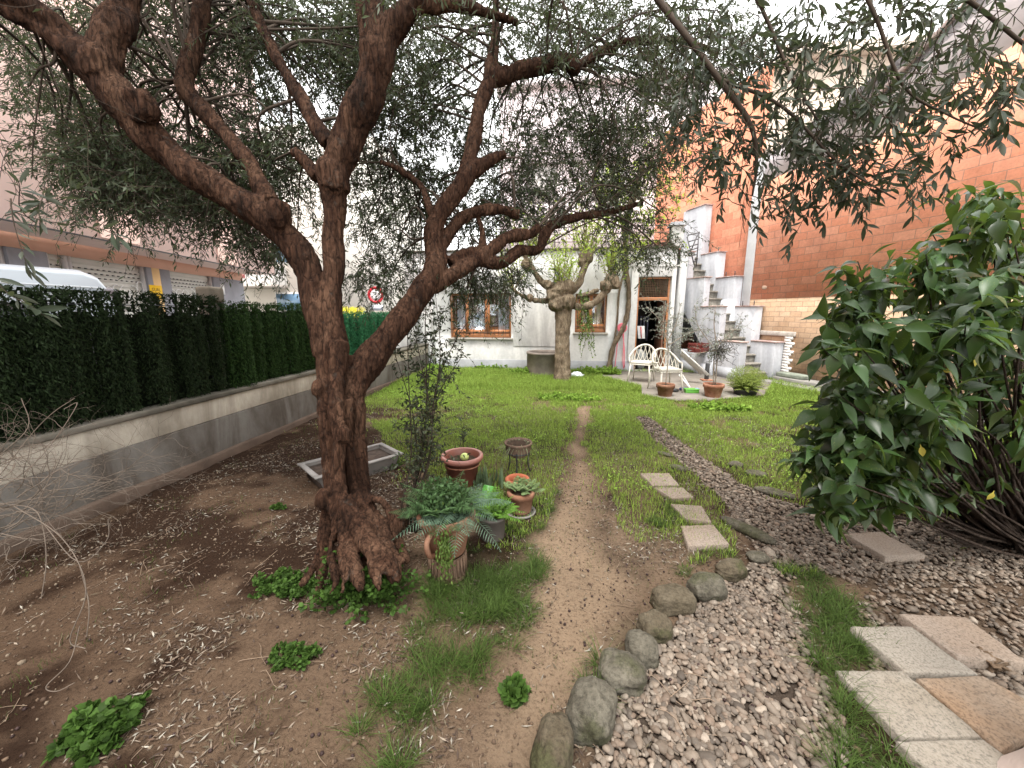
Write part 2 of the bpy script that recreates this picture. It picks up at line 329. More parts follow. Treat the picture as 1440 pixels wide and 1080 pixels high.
# ============================================================ GROUND
def build_ground():
    xs = np.arange(-4.6, 8.4, .04); ys = np.arange(-.4, 12.2, .04); X, Y = np.meshgrid(xs, ys); x = X.ravel(); y = Y.ravel()
    z = height(x, y)-.002; ny, nx = X.shape
    gv = maskf(Z_GRAVEL, x, y, .05); z = np.where(gv, z-.012, z)
    i = np.arange(nx*ny).reshape(ny, nx); f = np.stack([i[:-1, :-1], i[:-1, 1:], i[1:, 1:], i[1:, :-1]], -1).reshape(-1, 4)
    n1 = fbm(x, y, 1.3)[:, None]; n2 = fbm(x+7, y, 5)[:, None]; n3 = fbm(x, y+4, 16)[:, None]
    dark = np.array([.024, .0135, .0085]); tan = np.array([.110, .075, .050]); red = np.array([.060, .036, .023]); pathc = np.array([.180, .130, .088])
    k = np.clip((n1-.44-.07*np.clip(-x[:, None]-.8, 0, 1))*6+(n2-.5)*2.8+(n3-.5)*1.4+.1, 0, 1); c = dark*(1-k)+tan*k
    left = np.clip((-x-1.0)/1.4, 0, 1)[:, None]; c = c*(1-left*.6)+left*.6*(dark*1.15*(1-k)+red*k)
    pm = np.mean([maskf(Z_PATH, x+dx_, y+dy_, .14) for dx_ in (-.07, -.02, .03, .08) for dy_ in (-.05, .05)], 0)[:, None]; side = np.mean([maskf(Z_SIDE, x+dx_, y+dy_, .2) for dx_ in (-.08, 0, .08) for dy_ in (-.06, .06)], 0)[:, None]*.55; c = c*(1-side)+np.array([.135, .098, .068])*side*(.7+.6*n2); c = c*(1-pm)+pathc*pm*(.85+.3*n2)
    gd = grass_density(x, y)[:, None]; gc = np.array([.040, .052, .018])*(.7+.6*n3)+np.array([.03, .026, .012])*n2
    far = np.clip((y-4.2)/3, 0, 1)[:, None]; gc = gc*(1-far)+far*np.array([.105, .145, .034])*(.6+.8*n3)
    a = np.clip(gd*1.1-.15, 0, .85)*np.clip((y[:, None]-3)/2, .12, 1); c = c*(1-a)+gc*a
    gm = gv.astype(float)[:, None]; c = c*(1-gm)+np.array([.06, .046, .036])*gm
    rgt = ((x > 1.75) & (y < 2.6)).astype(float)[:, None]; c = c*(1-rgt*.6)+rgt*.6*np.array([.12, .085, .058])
    m, nt, bs, o = nodes('garden_soil')
    at = nt.nodes.new('ShaderNodeAttribute'); at.attribute_name = 'Col'
    n = noise_node(nt, 55, 8, .7); r = ramp(nt, n.outputs[0], [(.28, (.45, .42, .40)), (.5, (1, 1, 1)), (.75, (1.0, .98, .95))])
    v = nt.nodes.new('ShaderNodeTexVoronoi'); v.inputs['Scale'].default_value = 60; tcn = nt.nodes.new('ShaderNodeTexCoord'); L(nt, tcn.outputs['Object'], v.inputs['Vector'])
    L(nt, mixc(nt, 1.0, at.outputs['Color'], r.outputs[0], 'MULTIPLY'), bs.inputs['Base Color']); bs.inputs['Roughness'].default_value = .95; bs.inputs['Specular IOR Level'].default_value = .06
    n2 = noise_node(nt, 28, 10, .75); b = bump(nt, bs, n2.outputs[0], .9, .03); bump(nt, bs, v.outputs['Distance'], .35, .01, b)
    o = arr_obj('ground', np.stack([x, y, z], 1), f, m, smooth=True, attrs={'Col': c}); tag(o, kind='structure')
    far_m = mat('outer_ground', (.16, .15, .13), .95, .3, .5, .3, 20)
    b = MB(); b.box(-90, 90, -60, 120, -.4, -.05); tag(b.build('outer_ground', far_m), kind='structure')
    b = MB(); b.box(-9.6, -4.6, -30, 70, -.05, -.046+.03); tag(b.build('street', mat('asphalt', (.055, .055, .056), .9, .2, 8, .4, 90)), kind='structure')
    b = MB(); b.box(-4.6, -4.05, -8, 16, -.05, .08); tag(b.build('pavement', M_conc, bevel=.01), kind='structure')
build_ground()
def gz(x, y): return float(height(np.array([float(x)]), np.array([float(y)]))[0])
# ---- patio
b = MB(); pp = Z_PATIO; b.prism(pp, -.05, .035); tag(b.build('patio', mat('patio_concrete', (.20, .18, .155), .9, .25, 2.2, .4, 30)), kind='structure')
# ============================================================ BIG OLIVE TREE
M_bark = None
def barkmat(name, c1, c2, c3, s=1.0, crack=.75):
    m, nt, bs, o = nodes(name)
    n = noise_node(nt, 5*s, 8, .68, stretch=(1, 1, .35), dist=.8); r = ramp(nt, n.outputs[0], [(.30, c1), (.48, c2), (.68, c3)])
    n2 = noise_node(nt, 38*s, 8, .72, stretch=(1, 1, .16), dist=.9); r2 = ramp(nt, n2.outputs[0], [(.34, (.22, .20, .19)), (.58, (1, 1, 1))])
    tc = nt.nodes.new('ShaderNodeTexCoord'); mp = nt.nodes.new('ShaderNodeMapping'); mp.inputs['Scale'].default_value = (1, 1, .28); v = nt.nodes.new('ShaderNodeTexVoronoi'); v.feature = 'DISTANCE_TO_EDGE'; v.inputs['Scale'].default_value = 34*s
    w_ = nt.nodes.new('ShaderNodeVectorMath'); w_.operation = 'MULTIPLY_ADD'; w_.inputs[1].default_value = (.05, .05, .05); L(nt, n2.outputs['Color'], w_.inputs[0]); L(nt, tc.outputs['Object'], w_.inputs[2]); L(nt, w_.outputs[0], mp.inputs[0]); L(nt, mp.outputs[0], v.inputs['Vector'])
    r3 = ramp(nt, v.outputs['Distance'], [(.0, (.30, .28, .27)), (.10, (1, 1, 1))])
    n5 = noise_node(nt, 11*s, 6, .7); r5 = ramp(nt, n5.outputs[0], [(.60, (0, 0, 0)), (.72, (1, 1, 1))])
    col = mixc(nt, crack, mixc(nt, .9, r.outputs[0], r2.outputs[0], 'MULTIPLY'), r3.outputs[0], 'MULTIPLY'); mu = nt.nodes.new('ShaderNodeMath'); mu.operation = 'MULTIPLY'; mu.inputs[1].default_value = .45; L(nt, r5.outputs[0], mu.inputs[0])
    L(nt, mixc(nt, mu.outputs[0], col, tuple(np.mean(c3)*np.array([1.0, 1.0, .88]))), bs.inputs['Base Color']); bs.inputs['Roughness'].default_value = .92; bs.inputs['Specular IOR Level'].default_value = .12
    b = bump(nt, bs, n2.outputs[0], 1.0, .025); b = bump(nt, bs, r3.outputs[0], .6, .012, b); n3 = noise_node(nt, 120*s, 4, .6); bump(nt, bs, n3.outputs[0], .5, .008, b); return m
M_bark = barkmat('olive_bark', (.020, .010, .006), (.058, .028, .0165), (.125, .069, .043))
M_twig = mat('twig_bark', (.05, .038, .029), .85, .3, 8, 0)
M_olive = leafmat('olive_leaf', (.038, .052, .026), back=(.085, .100, .068), rough=.45, trans=.18, var=.5, tc=(.10, .13, .045))
tree = empty('olive_tree', (-1.12, 2.3, 0), 'huge gnarled brown tree with twisted roots and forked limbs left of the dirt path', 'tree')
# branches: px, py, depth, width in px
BR = {
 'A': [(462, 500, 2.45, 40), (452, 450, 2.44, 38), (433, 385, 2.42, 38), (404, 335, 2.4, 40), (340, 288, 2.35, 42), (272, 245, 2.3, 42), (215, 195, 2.25, 45), (170, 140, 2.2, 48), (128, 96, 2.15, 50), (85, 48, 2.1, 38), (30, 0, 2.0, 34), (-60, -60, 1.9, 28)],
 'A2': [(135, 100, 2.15, 46), (155, 55, 2.2, 42), (172, 10, 2.25, 38), (195, -60, 2.3, 30)],
 'A3': [(110, 82, 2.1, 30), (60, 42, 2.05, 24), (15, 18, 2.0, 20), (-60, -10, 1.95, 16)],
 'A4': [(378, 285, 2.4, 26), (355, 240, 2.45, 22), (318, 188, 2.5, 21), (275, 145, 2.55, 24), (258, 120, 2.55, 24), (272, 70, 2.6, 22), (282, 20, 2.6, 20), (290, -50, 2.6, 16)],
 'B': [(470, 500, 2.45, 40), (467, 440, 2.43, 34), (467, 385, 2.42, 31), (467, 320, 2.4, 32), (469, 255, 2.38, 38), (484, 205, 2.35, 46), (510, 150, 2.32, 47), (530, 95, 2.3, 43), (545, 50, 2.3, 38), (580, 5, 2.28, 32), (600, -50, 2.25, 30)],
 'B1': [(462, 205, 2.38, 24), (435, 160, 2.45, 20), (400, 98, 2.5, 17), (370, 42, 2.55, 15), (345, -20, 2.6, 12)],
 'B2': [(532, 90, 2.3, 46), (524, 40, 2.3, 40), (520, -30, 2.3, 34)],
 'B3': [(590, 8, 2.3, 22), (640, 8, 2.4, 17), (690, 20, 2.5, 13), (728, 30, 2.55, 10)],
 'B4': [(448, 250, 2.38, 20), (430, 228, 2.38, 15), (412, 212, 2.38, 13)],
 'C': [(482, 570, 2.5, 42), (505, 525, 2.54, 44), (540, 478, 2.6, 40), (575, 432, 2.68, 35), (602, 398, 2.72, 33), (612, 368, 2.75, 30), (608, 325, 2.8, 25), (622, 292, 2.82, 25), (650, 258, 2.85, 26), (664, 215, 2.9, 22), (672, 160, 2.95, 20), (689, 112, 3.0, 19)],
 'C1': [(689, 112, 3.0, 20), (696, 60, 3.05, 13), (697, 10, 3.1, 11), (700, -50, 3.1, 9)],
 'C2': [(686, 112, 3.0, 24), (725, 102, 3.1, 24), (762, 92, 3.15, 23), (785, 84, 3.2, 24), (815, 97, 3.2, 16)],
 'C2b': [(808, 95, 3.2, 12), (840, 76, 3.3, 14), (870, 62, 3.35, 13), (915, 57, 3.4, 11), (965, 58, 3.45, 9), (1010, 75, 3.5, 7)],
 'C3': [(608, 400, 2.75, 26), (640, 384, 2.8, 22), (672, 367, 2.9, 20), (706, 370, 3.0, 18), (730, 353, 3.1, 16), (756, 350, 3.2, 14), (766, 330, 3.25, 16), (782, 316, 3.3, 15), (815, 303, 3.4, 12), (850, 300, 3.5, 9), (905, 284, 3.6, 5)],
 'C4': [(672, 366, 2.9, 22), (693, 350, 2.95, 19), (715, 333, 3.0, 17), (745, 330, 3.1, 16), (758, 318, 3.1, 12)],
 'C5': [(620, 372, 2.76, 18), (624, 345, 2.85, 16), (640, 316, 2.9, 15), (664, 300, 2.95, 17), (700, 294, 3.0, 15), (730, 300, 3.05, 13)],
 'C6': [(634, 370, 2.85, 20), (655, 355, 2.9, 16), (675, 350, 2.95, 14), (678, 325, 2.98, 9), (672, 308, 3.0, 8)],
 'C7': [(606, 400, 2.72, 30), (596, 392, 2.7, 18), (590, 388, 2.7, 14)],
 'C8': [(658, 245, 2.87, 22), (690, 225, 2.9, 18), (712, 216, 2.92, 14)],
 'C9': [(606, 300, 2.8, 12), (592, 262, 2.9, 10), (560, 238, 2.95, 9), (535, 228, 3.0, 6)],
}
def branch3(rows):
    r = smooth_path(rows, 5); return np.array([P(a, b, t) for a, b, t, w_ in r]), r[:, 3]*r[:, 2]/FPX/2
body = MB(); BRS = []
for k, rows in BR.items():
    pts, rad = branch3(rows); BRS.append((pts, rad))
    jit = np.array([mnoise.noise_vector(Vector(p)*4)[:] for p in pts]); pts = pts+jit*rad[:, None]*.3
    body.tube(pts, rad*(.97+.06*np.sin(np.arange(len(rad))*1.1)), 12)
def strand(rows):
    r = smooth_path(rows, 5); body.tube(np.array([P(a, b, t) for a, b, t, w_ in r]), r[:, 3]*r[:, 2]/FPX/2, 10)
# fluted trunk strands and roots (px,py,depth,width)
for rows in ([(457, 490, 2.42, 26), (460, 560, 2.40, 26), (464, 640, 2.40, 22), (466, 700, 2.38, 22), (462, 750, 2.34, 22), (456, 800, 2.25, 20), (446, 838, 2.15, 9)],
             [(476, 480, 2.38, 26), (473, 560, 2.35, 22), (478, 620, 2.31, 22), (476, 670, 2.32, 19), (481, 715, 2.27, 24), (491, 755, 2.18, 21), (500, 800, 2.07, 17), (507, 830, 1.98, 8)],
             [(494, 540, 2.50, 30), (503, 580, 2.52, 24), (504, 640, 2.52, 24), (508, 690, 2.50, 24), (524, 725, 2.44, 24), (545, 742, 2.42, 21), (560, 765, 2.36, 15), (574, 790, 2.28, 7)],
             [(482, 500, 2.54, 44), (483, 600, 2.56, 40), (484, 700, 2.56, 40), (488, 760, 2.5, 46)],
             [(489, 560, 2.40, 17), (492, 610, 2.42, 13), (497, 680, 2.44, 15), (512, 715, 2.38, 18), (534, 745, 2.30, 22), (548, 790, 2.16, 24), (556, 815, 2.06, 13)],
             [(484, 700, 2.26, 22), (500, 735, 2.20, 26), (520, 765, 2.12, 29), (540, 788, 2.08, 27), (553, 805, 2.04, 16), (560, 820, 2.0, 7)],
             [(500, 730, 2.18, 13), (520, 745, 2.22, 12), (546, 770, 2.22, 13), (566, 792, 2.15, 9)],
             [(466, 700, 2.32, 15), (472, 735, 2.24, 14), (464, 775, 2.16, 13), (471, 815, 2.05, 11), (463, 838, 1.98, 7)],
             [(482, 720, 2.24, 15), (478, 760, 2.15, 12), (486, 800, 2.05, 11), (480, 835, 1.95, 7)],
             [(508, 745, 2.17, 16), (524, 780, 2.08, 16), (530, 812, 2.0, 13), (535, 830, 1.96, 7)],
             [(515, 700, 2.46, 13), (536, 705, 2.42, 12), (548, 722, 2.40, 11), (556, 745, 2.36, 10), (548, 765, 2.32, 9)],
             [(460, 720, 2.38, 14), (452, 765, 2.3, 11), (440, 800, 2.2, 8), (424, 822, 2.14, 5)],
             [(484, 770, 2.38, 34), (502, 795, 2.28, 34), (520, 802, 2.24, 30)]):
    strand(rows)
o = body.build('trunk', M_bark, tree, world=True)
# knots / lumps
for (x, y, t, s) in ((450, 545, 2.36, 10), (484, 612, 2.27, 11), (561, 732, 2.40, 13), (392, 300, 2.3, 16), (455, 700, 2.3, 10), (200, 150, 2.15, 18), (135, 92, 2.12, 20), (468, 250, 2.36, 22)):
    v, f = blob_mesh(1, 1, 1.3, x, 2, .25); v = v*s*t/FPX+P(x, y, t)-np.array(tree.location); me = o.data
    bm = bmesh.new(); bm.from_mesh(me); vs = [bm.verts.new(p) for p in v]; [bm.faces.new([vs[i] for i in q]) for q in f]; bm.to_mesh(me); bm.free()
def remesh_apply(o, vox, disp, smooth_it=3):
    rm = o.modifiers.new('r', 'REMESH'); rm.mode = 'VOXEL'; rm.voxel_size = vox
    sm = o.modifiers.new('s', 'SMOOTH'); sm.factor = .5; sm.iterations = smooth_it
    dg = bpy.context.evaluated_depsgraph_get(); dg.update(); me = bpy.data.meshes.new_from_object(o.evaluated_get(dg)); o.modifiers.clear()
    old = o.data; mats = list(old.materials); o.data = me; bpy.data.meshes.remove(old); me.materials.clear(); [me.materials.append(x) for x in mats]
    n = len(me.vertices); co_ = np.zeros(n*3, dtype=np.float32); me.vertices.foreach_get('co', co_); nr = np.zeros(n*3, dtype=np.float32); me.vertices.foreach_get('normal', nr)
    co_ = co_.reshape(-1, 3); nr = nr.reshape(-1, 3); d = np.array([disp(Vector(c.tolist())) for c in co_]); co_ = co_+nr*d[:, None]
    me.vertices.foreach_set('co', co_.astype(np.float32).ravel()); me.polygons.foreach_set('use_smooth', np.ones(len(me.polygons), dtype=bool)); me.update()
def barkdisp(c):
    a = mnoise.noise(Vector((c.x*8, c.y*8, c.z*1.6))); r_ = 1-abs(mnoise.noise(Vector((c.x*30+a*2, c.y*30, c.z*4.5+a*2)))*2); lo = max(0., 1-c.z/1.3)
    return a*(.008+.016*lo)+r_*.009-.006+mnoise.noise(c*5)*.008+mnoise.noise(c*55)*.0025+mnoise.noise(Vector((c.x*60, c.y*60, c.z*14)))*.003
remesh_apply(o, .0085, barkdisp, 2)
# ---- crown: secondary limbs, twigs, leaves
CAND = np.vstack([p for p, r_ in BRS]); CANDR = np.concatenate([r_ for p, r_ in BRS])
# (px, py, depth, rx px, ry px, depth radius, twigs, leaf length)
CROWN = [
 (250, 250, 2.9, 170, 70, .5, 620, .045), (160, 205, 2.8, 90, 80, .4, 300, .044), (370, 210, 3.1, 110, 110, .5, 420, .045), (200, 60, 3.2, 220, 100, .6, 640, .043),
 (50, 120, 2.5, 60, 100, .4, 50, .046), (420, 60, 3.2, 160, 90, .6, 620, .043), (370, 330, 3.0, 60, 30, .3, 120, .045),
 (560, 90, 3.3, 110, 110, .6, 560, .043), (560, 270, 3.6, 80, 90, .5, 420, .045), (540, 380, 3.6, 60, 35, .4, 90, .045), (620, 190, 3.5, 80, 80, .5, 200, .045),
 (760, 190, 3.7, 110, 110, .6, 400, .043), (830, 225, 3.7, 120, 80, .6, 300, .043), (700, 290, 3.6, 90, 50, .4, 210, .043), (900, 180, 3.7, 90, 110, .6, 300, .043),
 (760, 40, 3.4, 170, 60, .6, 330, .045), (930, 60, 3.4, 140, 80, .6, 330, .045), (680, 380, 3.3, 65, 32, .3, 130, .042), (900, 330, 3.8, 60, 45, .4, 120, .045),
 (600, -60, 2.6, 520, 80, 1.0, 700, .05), (250, -120, 2.7, 420, 90, 1.0, 380, .046)]
S = []; LEN = []
limbs = MB()
for (x, y, t, rx, ry, rt, n, ll) in CROWN:
    n = int(n*1.75) if y > 0 else n
    u = unit(RG.normal(size=(n, 3)))*RG.random((n, 1))**.38
    q = np.array([P(x+rx*a, y+ry*b, t+rt*c) for a, b, c in u]); cl = np.array([mnoise.noise(Vector(p)*3.2) for p in q]); q = q[cl > -.19]
    S.append(q); LEN.append(np.full(len(q), ll))
    for p in q[::34]:
        dd = np.linalg.norm(CAND-p, axis=1)+CANDR*1.5; i = int(np.argsort(dd)[RG.integers(0, 30)]); a = CAND[i]
        if dd[i] > 2.2: continue
        mid = (a+p)/2+np.array([0, 0, .12*np.linalg.norm(p-a)])+RG.normal(size=3)*.09
        pt = smooth_path(np.array([a, mid, p, p+unit(p-mid)*.15+np.array([0, 0, -.06])]), 5); L_ = min(.016, CANDR[i]*.5)
        limbs.tube(pt, np.linspace(L_*RG.uniform(.35, .8), .0025, len(pt)), 5, False)
S = np.vstack(S); LEN = np.concatenate(LEN); N = len(S)
limbs.build('limb', M_twig, tree, True, world=True)
d = unit(RG.normal(size=(N, 3))*np.array([1, 1, .6])+np.array([0, 0, -.25])+unit(S-np.array([-1.0, 2.4, 2.2]))*.5)
TP = twig_paths(S, d, RG.uniform(.16, .42, N), RG.uniform(.1, .7, N), 6)
v, f, r_ = thin_tubes(TP, np.broadcast_to(np.linspace(.0026, .0011, 6), (N, 6)).copy()); arr_obj('twigs', v, f, M_twig, tree, False, {'rnd': r_}, world=True)
leaf_obj('foliage', [leaves_on(TP, 19, .046, .0105, .75, (0, 1, 0), .18, .1)], M_olive, tree, False)
# ---- near drooping sprays with larger leaves (same tree, close overhead)
near = MB(); NB = []
for rows in ([(600, -50, 2.25, 22), (760, -110, 2.1, 22), (880, -50, 2.0, 18), (945, 25, 1.9, 14), (1010, 110, 1.85, 12), (1055, 175, 1.85, 10), (1064, 230, 1.9, 7), (1058, 275, 1.95, 4)],
             [(760, -110, 2.1, 20), (980, -130, 1.8, 18), (1180, -80, 1.6, 14), (1330, -20, 1.55, 10), (1450, 70, 1.55, 7)],
             [(1010, 110, 1.85, 8), (1100, 150, 1.8, 7), (1180, 230, 1.75, 5), (1260, 280, 1.7, 3)],
             [(1180, -80, 1.6, 10), (1230, 20, 1.6, 8), (1270, 120, 1.62, 6), (1330, 160, 1.6, 4), (1400, 190, 1.6, 3)],
             [(980, -130, 1.8, 10), (1060, -10, 1.8, 8), (1110, 100, 1.8, 6), (1150, 170, 1.8, 4)]):
    pts, rad = branch3(rows); rad = rad*.62; near.tube(pts, rad, 6); NB.append(pts)
near.build('near_limb', M_twig, tree, True, world=True)
NEAR = [(1090, 60, 1.9, 110, 60, .25, 46), (1200, 120, 1.75, 110, 55, .25, 44), (1320, 90, 1.7, 110, 50, .25, 36), (1130, 190, 1.95, 110, 60, .25, 60), (1210, 240, 1.9, 90, 45, .2, 40), (1010, 200, 2.0, 70, 80, .25, 40),
        (1000, 60, 2.0, 80, 70, .3, 44), (1300, 200, 1.6, 90, 35, .15, 16), (1420, 130, 1.6, 60, 50, .2, 14), (1110, 280, 1.9, 60, 20, .12, 12), (1380, 10, 1.6, 90, 40, .2, 16), (960, 130, 2.2, 60, 80, .3, 40), (1220, 10, 1.8, 120, 40, .25, 30)]
q = []
for (x, y, t, rx, ry, rt, n) in NEAR:
    n = int(n*.78); u = unit(RG.normal(size=(n, 3)))*RG.random((n, 1))**.45; q.append(np.array([P(x+rx*a, y+ry*b, t+rt*c) for a, b, c in u]))
q.append(np.array([P(x, y, t) for x, y, t in ((70, 258, 1.35), (35, 285, 1.3), (10, 320, 1.2), (85, 300, 1.4), (15, 400, 1.2), (50, 275, 1.3))])+RG.normal(size=(6, 3))*.01)
q = np.vstack(q); N = len(q)
d = unit(RG.normal(size=(N, 3))*.9+np.array([.45, .1, -.45])); ln = RG.uniform(.16, .34, N)
tp = twig_paths(q-d*ln[:, None]*.5, d, ln, RG.uniform(.1, .6, N), 7)
for tpp_ in (tp[:-6], tp[-6:]): v, f, r_ = thin_tubes(tpp_, np.broadcast_to(np.linspace(.0022, .0010, 7), (len(tpp_), 7)).copy(), 4); arr_obj('near_twigs', v, f, M_twig, tree, False, {'rnd': r_}, world=True)
M_olive2 = leafmat('olive_leaf_near', (.032, .042, .028), back=(.075, .082, .065), rough=.4, trans=.18, var=.4, tc=(.09, .12, .045))
leaf_obj('near_foliage', [leaves_on(tp, 12, .055, .0130, .8, (0, .75, 1, .7, 0), .14, .15, lv=.4), leaves_on(tp, 3, .065, .0155, .5, (0, .75, 1, .7, 0), .14, .15, t0=.8)], M_olive2, tree, True)
# long bare hanging shoots
n = 46; st = np.array([P(RG.uniform(880, 1300), RG.uniform(-60, 120), RG.uniform(1.7, 2.4)) for _ in range(n)]); dd = RG.normal(size=(n, 3))*.5+np.array([0, 0, -.8])
hp = twig_paths(st, dd, RG.uniform(.4, .9, n), RG.uniform(0, .4, n), 9, .1); v, f, r_ = thin_tubes(hp, np.full((n, 9), .0012)); arr_obj('hanging_shoots', v, f, M_twig, tree, False, {'rnd': r_}, world=True)
n = 16; st = np.array([P(RG.uniform(-60, 90), RG.uniform(-60, 260), RG.uniform(1.2, 1.7)) for _ in range(n)]); dd = RG.normal(size=(n, 3))*.6+np.array([0, 0, -.6])
hp = twig_paths(st, dd, RG.uniform(.2, .5, n), RG.uniform(0, .4, n), 9, .12); v, f, r_ = thin_tubes(hp, np.full((n, 9), .0011)); arr_obj('hanging_shoots', v, f, M_twig, tree, False, {'rnd': r_}, world=True)
# ============================================================ GARDEN WALL + HEDGE SCREENS
WX = -3.80
M_wall_up = plaster_dirty('wall_render', (.46, .42, .355), (.27, .24, .195)); M_wall_lo = plaster_dirty('wall_grey_render', (.145, .135, .122), (.078, .066, .055))
wall = empty('garden_wall', (WX, 3.5, 0), 'low beige and grey rendered garden wall under the green hedge screens', 'wall')
def wallpiece(name, x0, x1, z0, z1, m, bev=.006, y0=-3.0, y1=11.1, seg=60, amp=.006):
    ys = np.linspace(y0, y1, seg); b = MB(); vs = []
    for y in ys:
        j = (mnoise.noise(Vector((y*1.3, z0*3, 0)))*amp); vs += [(x0, y, z0), (x1+j, y, z0), (x1+j, y, z1+j*1.2), (x0, y, z1+j)]
    f = [(i*4+k, i*4+(k+1) % 4, (i+1)*4+(k+1) % 4, (i+1)*4+k) for i in range(seg-1) for k in range(4)]
    b.add(vs, f); b.add(vs[:4], [(0, 1, 2, 3)]); b.add(vs[-4:], [(3, 2, 1, 0)]); return b.build(name, m, wall, False, bev, world=True)
wallpiece('lower_band', -4.05, WX+.015, -.1, .47, M_wall_lo); wallpiece('upper_band', -4.05, WX, .472, .70, M_wall_up)
wallpiece('coping', -4.08, WX+.03, .702, .755, mat('mossy_coping', (.085, .078, .060), .95, .5, 2.2, .6, 30, c2=(.17, .155, .13)), .012)
wallpiece('footing', -4.0, WX+.06, -.1, .10, mat('dirty_footing', (.09, .065, .05), .95, .3, 3, .6, 25), .02, amp=.02)
def pier(y, z1, label):
    t = empty('wall_pier', (-4.02, y, .755), label, 'pier')
    b = MB(); b.box(-.08, .08, -.10, .10, 0, z1-.80-.08); b.build('shaft', mat('pier_render', (.13, .11, .09), .95, .3, 5, .4), t, bevel=.008)
    b = MB(); b.box(-.10, .10, -.10, .10, z1-.80-.08, z1-.80+.10); b.build('cap', mat('pier_cap', (.15, .13, .105), .95, .3, 7, .5), t, bevel=.03, segs=3)
pier(4.16, 1.89, 'brown capped pier sticking up between two hedge screens')
def hedge(y0, y1, z1, c, label, seed, dens=1.0, cut=.0, yellow=False, gap=.15):
    rg = np.random.default_rng(seed); t = empty('hedge_screen', (-3.86, (y0+y1)/2, .755), label, 'hedge')
    ln = y1-y0; n = int(7600*ln*dens); y = rg.uniform(y0, y1, n); z = .76+(z1-.76)*rg.random(n)**.9
    stripe = fbm(y*7+seed, y*0+2, 1.2, 3); top = z1+(fbm(y*4, y*0+seed, 1.5, 3)-.5)*.24+.02; keep = z < top
    hole = fbm(y*1.0+seed, z*.55, 12, 2); keep &= hole > gap+.16*(rg.random(n))
    y, z, stripe = y[keep], z[keep], stripe[keep]; n = len(y)
    x = -3.85+(stripe-.5)*.22+rg.uniform(-.035, .035, n)
    d = np.stack([rg.normal(0, .45, n)+.25, rg.normal(0, .4, n), -np.ones(n)*.75+rg.normal(0, .4, n)+(z > z1-.12)*1.0], 1)
    nr = np.stack([np.ones(n), rg.normal(0, .6, n), rg.normal(0, .6, n)], 1)
    m = leafmat('hedge_fronds', c, rough=.75, trans=.1, var=.55)
    leaf_obj('fronds', [leaf_arrays(np.stack([x, y, z], 1), d, nr, rg.uniform(.02, .05, n), rg.uniform(.006, .012, n), (0, 1, 0), .1, .2)], m, t, False)
    # loose backing of wire and dense stems: grid cells with holes
    cs = .025; ys = np.arange(y0, y1, cs); zs = np.arange(.757, z1-.03, cs); Y, Z = np.meshgrid(ys, zs); Y = Y.ravel(); Z = Z.ravel()
    h = fbm(Y*1.0+seed, Z*.55, 12, 2); k = (h > gap+.12) & (rg.random(len(Y)) > .12); Y, Z = Y[k], Z[k]; xb = -3.90+(fbm(Y*7+seed, Y*0+2, 1.2, 3)-.5)*.14
    o4 = np.array([[0, 0], [1, 0], [1, 1], [0, 1]])*cs*1.1; v = np.stack([np.repeat(xb, 4)+rg.uniform(-.02, .02, len(xb)*4), (Y[:, None]+o4[None, :, 0]).ravel(), (Z[:, None]+o4[None, :, 1]).ravel()], 1)
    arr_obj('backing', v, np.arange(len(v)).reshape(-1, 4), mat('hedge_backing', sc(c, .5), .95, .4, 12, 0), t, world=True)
    b = MB(); zt = z1-(.22 if seed == 3 else .10); nn = int((y1-y0)/.08); vs = []
    for k_ in range(nn+1):
        yk = y0+(y1-y0)*k_/nn; jt = (fbm(np.array([yk*6.]), np.array([seed+.0]), 1.5, 2)[0]-.5)*.16; vs += [(-3.955, yk, .757), (-3.925, yk, .757), (-3.925, yk, zt+jt), (-3.955, yk, zt+jt)]
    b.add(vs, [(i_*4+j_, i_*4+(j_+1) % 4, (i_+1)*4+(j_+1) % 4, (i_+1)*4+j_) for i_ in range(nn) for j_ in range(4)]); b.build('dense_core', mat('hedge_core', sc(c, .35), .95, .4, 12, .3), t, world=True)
    b = MB()
    for yy in np.arange(y0+.05, y1, .55): b.tube([(-3.93, yy, .75), (-3.93, yy, z1-.08)], .008, 5)
    b.tube([(-3.93, y0, z1-.12), (-3.93, y1, z1-.12)], .006, 5); b.build('wire_frame', M_dark, t, world=True)
    return t
hedge(-1.6, 4.08, 1.84, (.011, .020, .0065), 'very dark blackish green hedge screen with gaps nearest the camera on the wall', 3, gap=.02, dens=1.25)
hedge(4.12, 6.35, 1.78, (.018, .040, .009), 'mid green hedge screen between the capped pier and the big tree trunk', 5, gap=-.04, dens=1.2)
hedge(6.42, 8.75, 1.66, (.028, .125, .055), 'bright artificial green hedge screen behind the forked trunk', 9, gap=-.1, dens=1.1)
# yellow flowering fringe behind the last screen
fl = empty('yellow_shrub', (-4.3, 7.3, .08), 'yellow flowering shrub top peeking over the bright green hedge screen', 'shrub')
n = 3000; p = np.stack([RG.normal(-4.25, .09, n), RG.uniform(6.5, 8.1, n), RG.uniform(1.3, 1.75, n)], 1)
leaf_obj('flowers', [leaf_arrays(p, RG.normal(size=(n, 3))+np.array([0, 0, .7]), RG.normal(size=(n, 3)), np.full(n, .045), np.full(n, .022), (0, 1, 0), .1, .1)], leafmat('yellow_flower', (.55, .50, .05), rough=.7, trans=.3), fl, False)
b = MB(); [b.tube([(-4.25, y, .08), (-4.27, y+.05, .8), (-4.25, y, 1.6)], [.012, .01, .005], 5) for y in np.arange(6.6, 8.1, .25)]; b.build('stems', M_twig, fl, world=True)
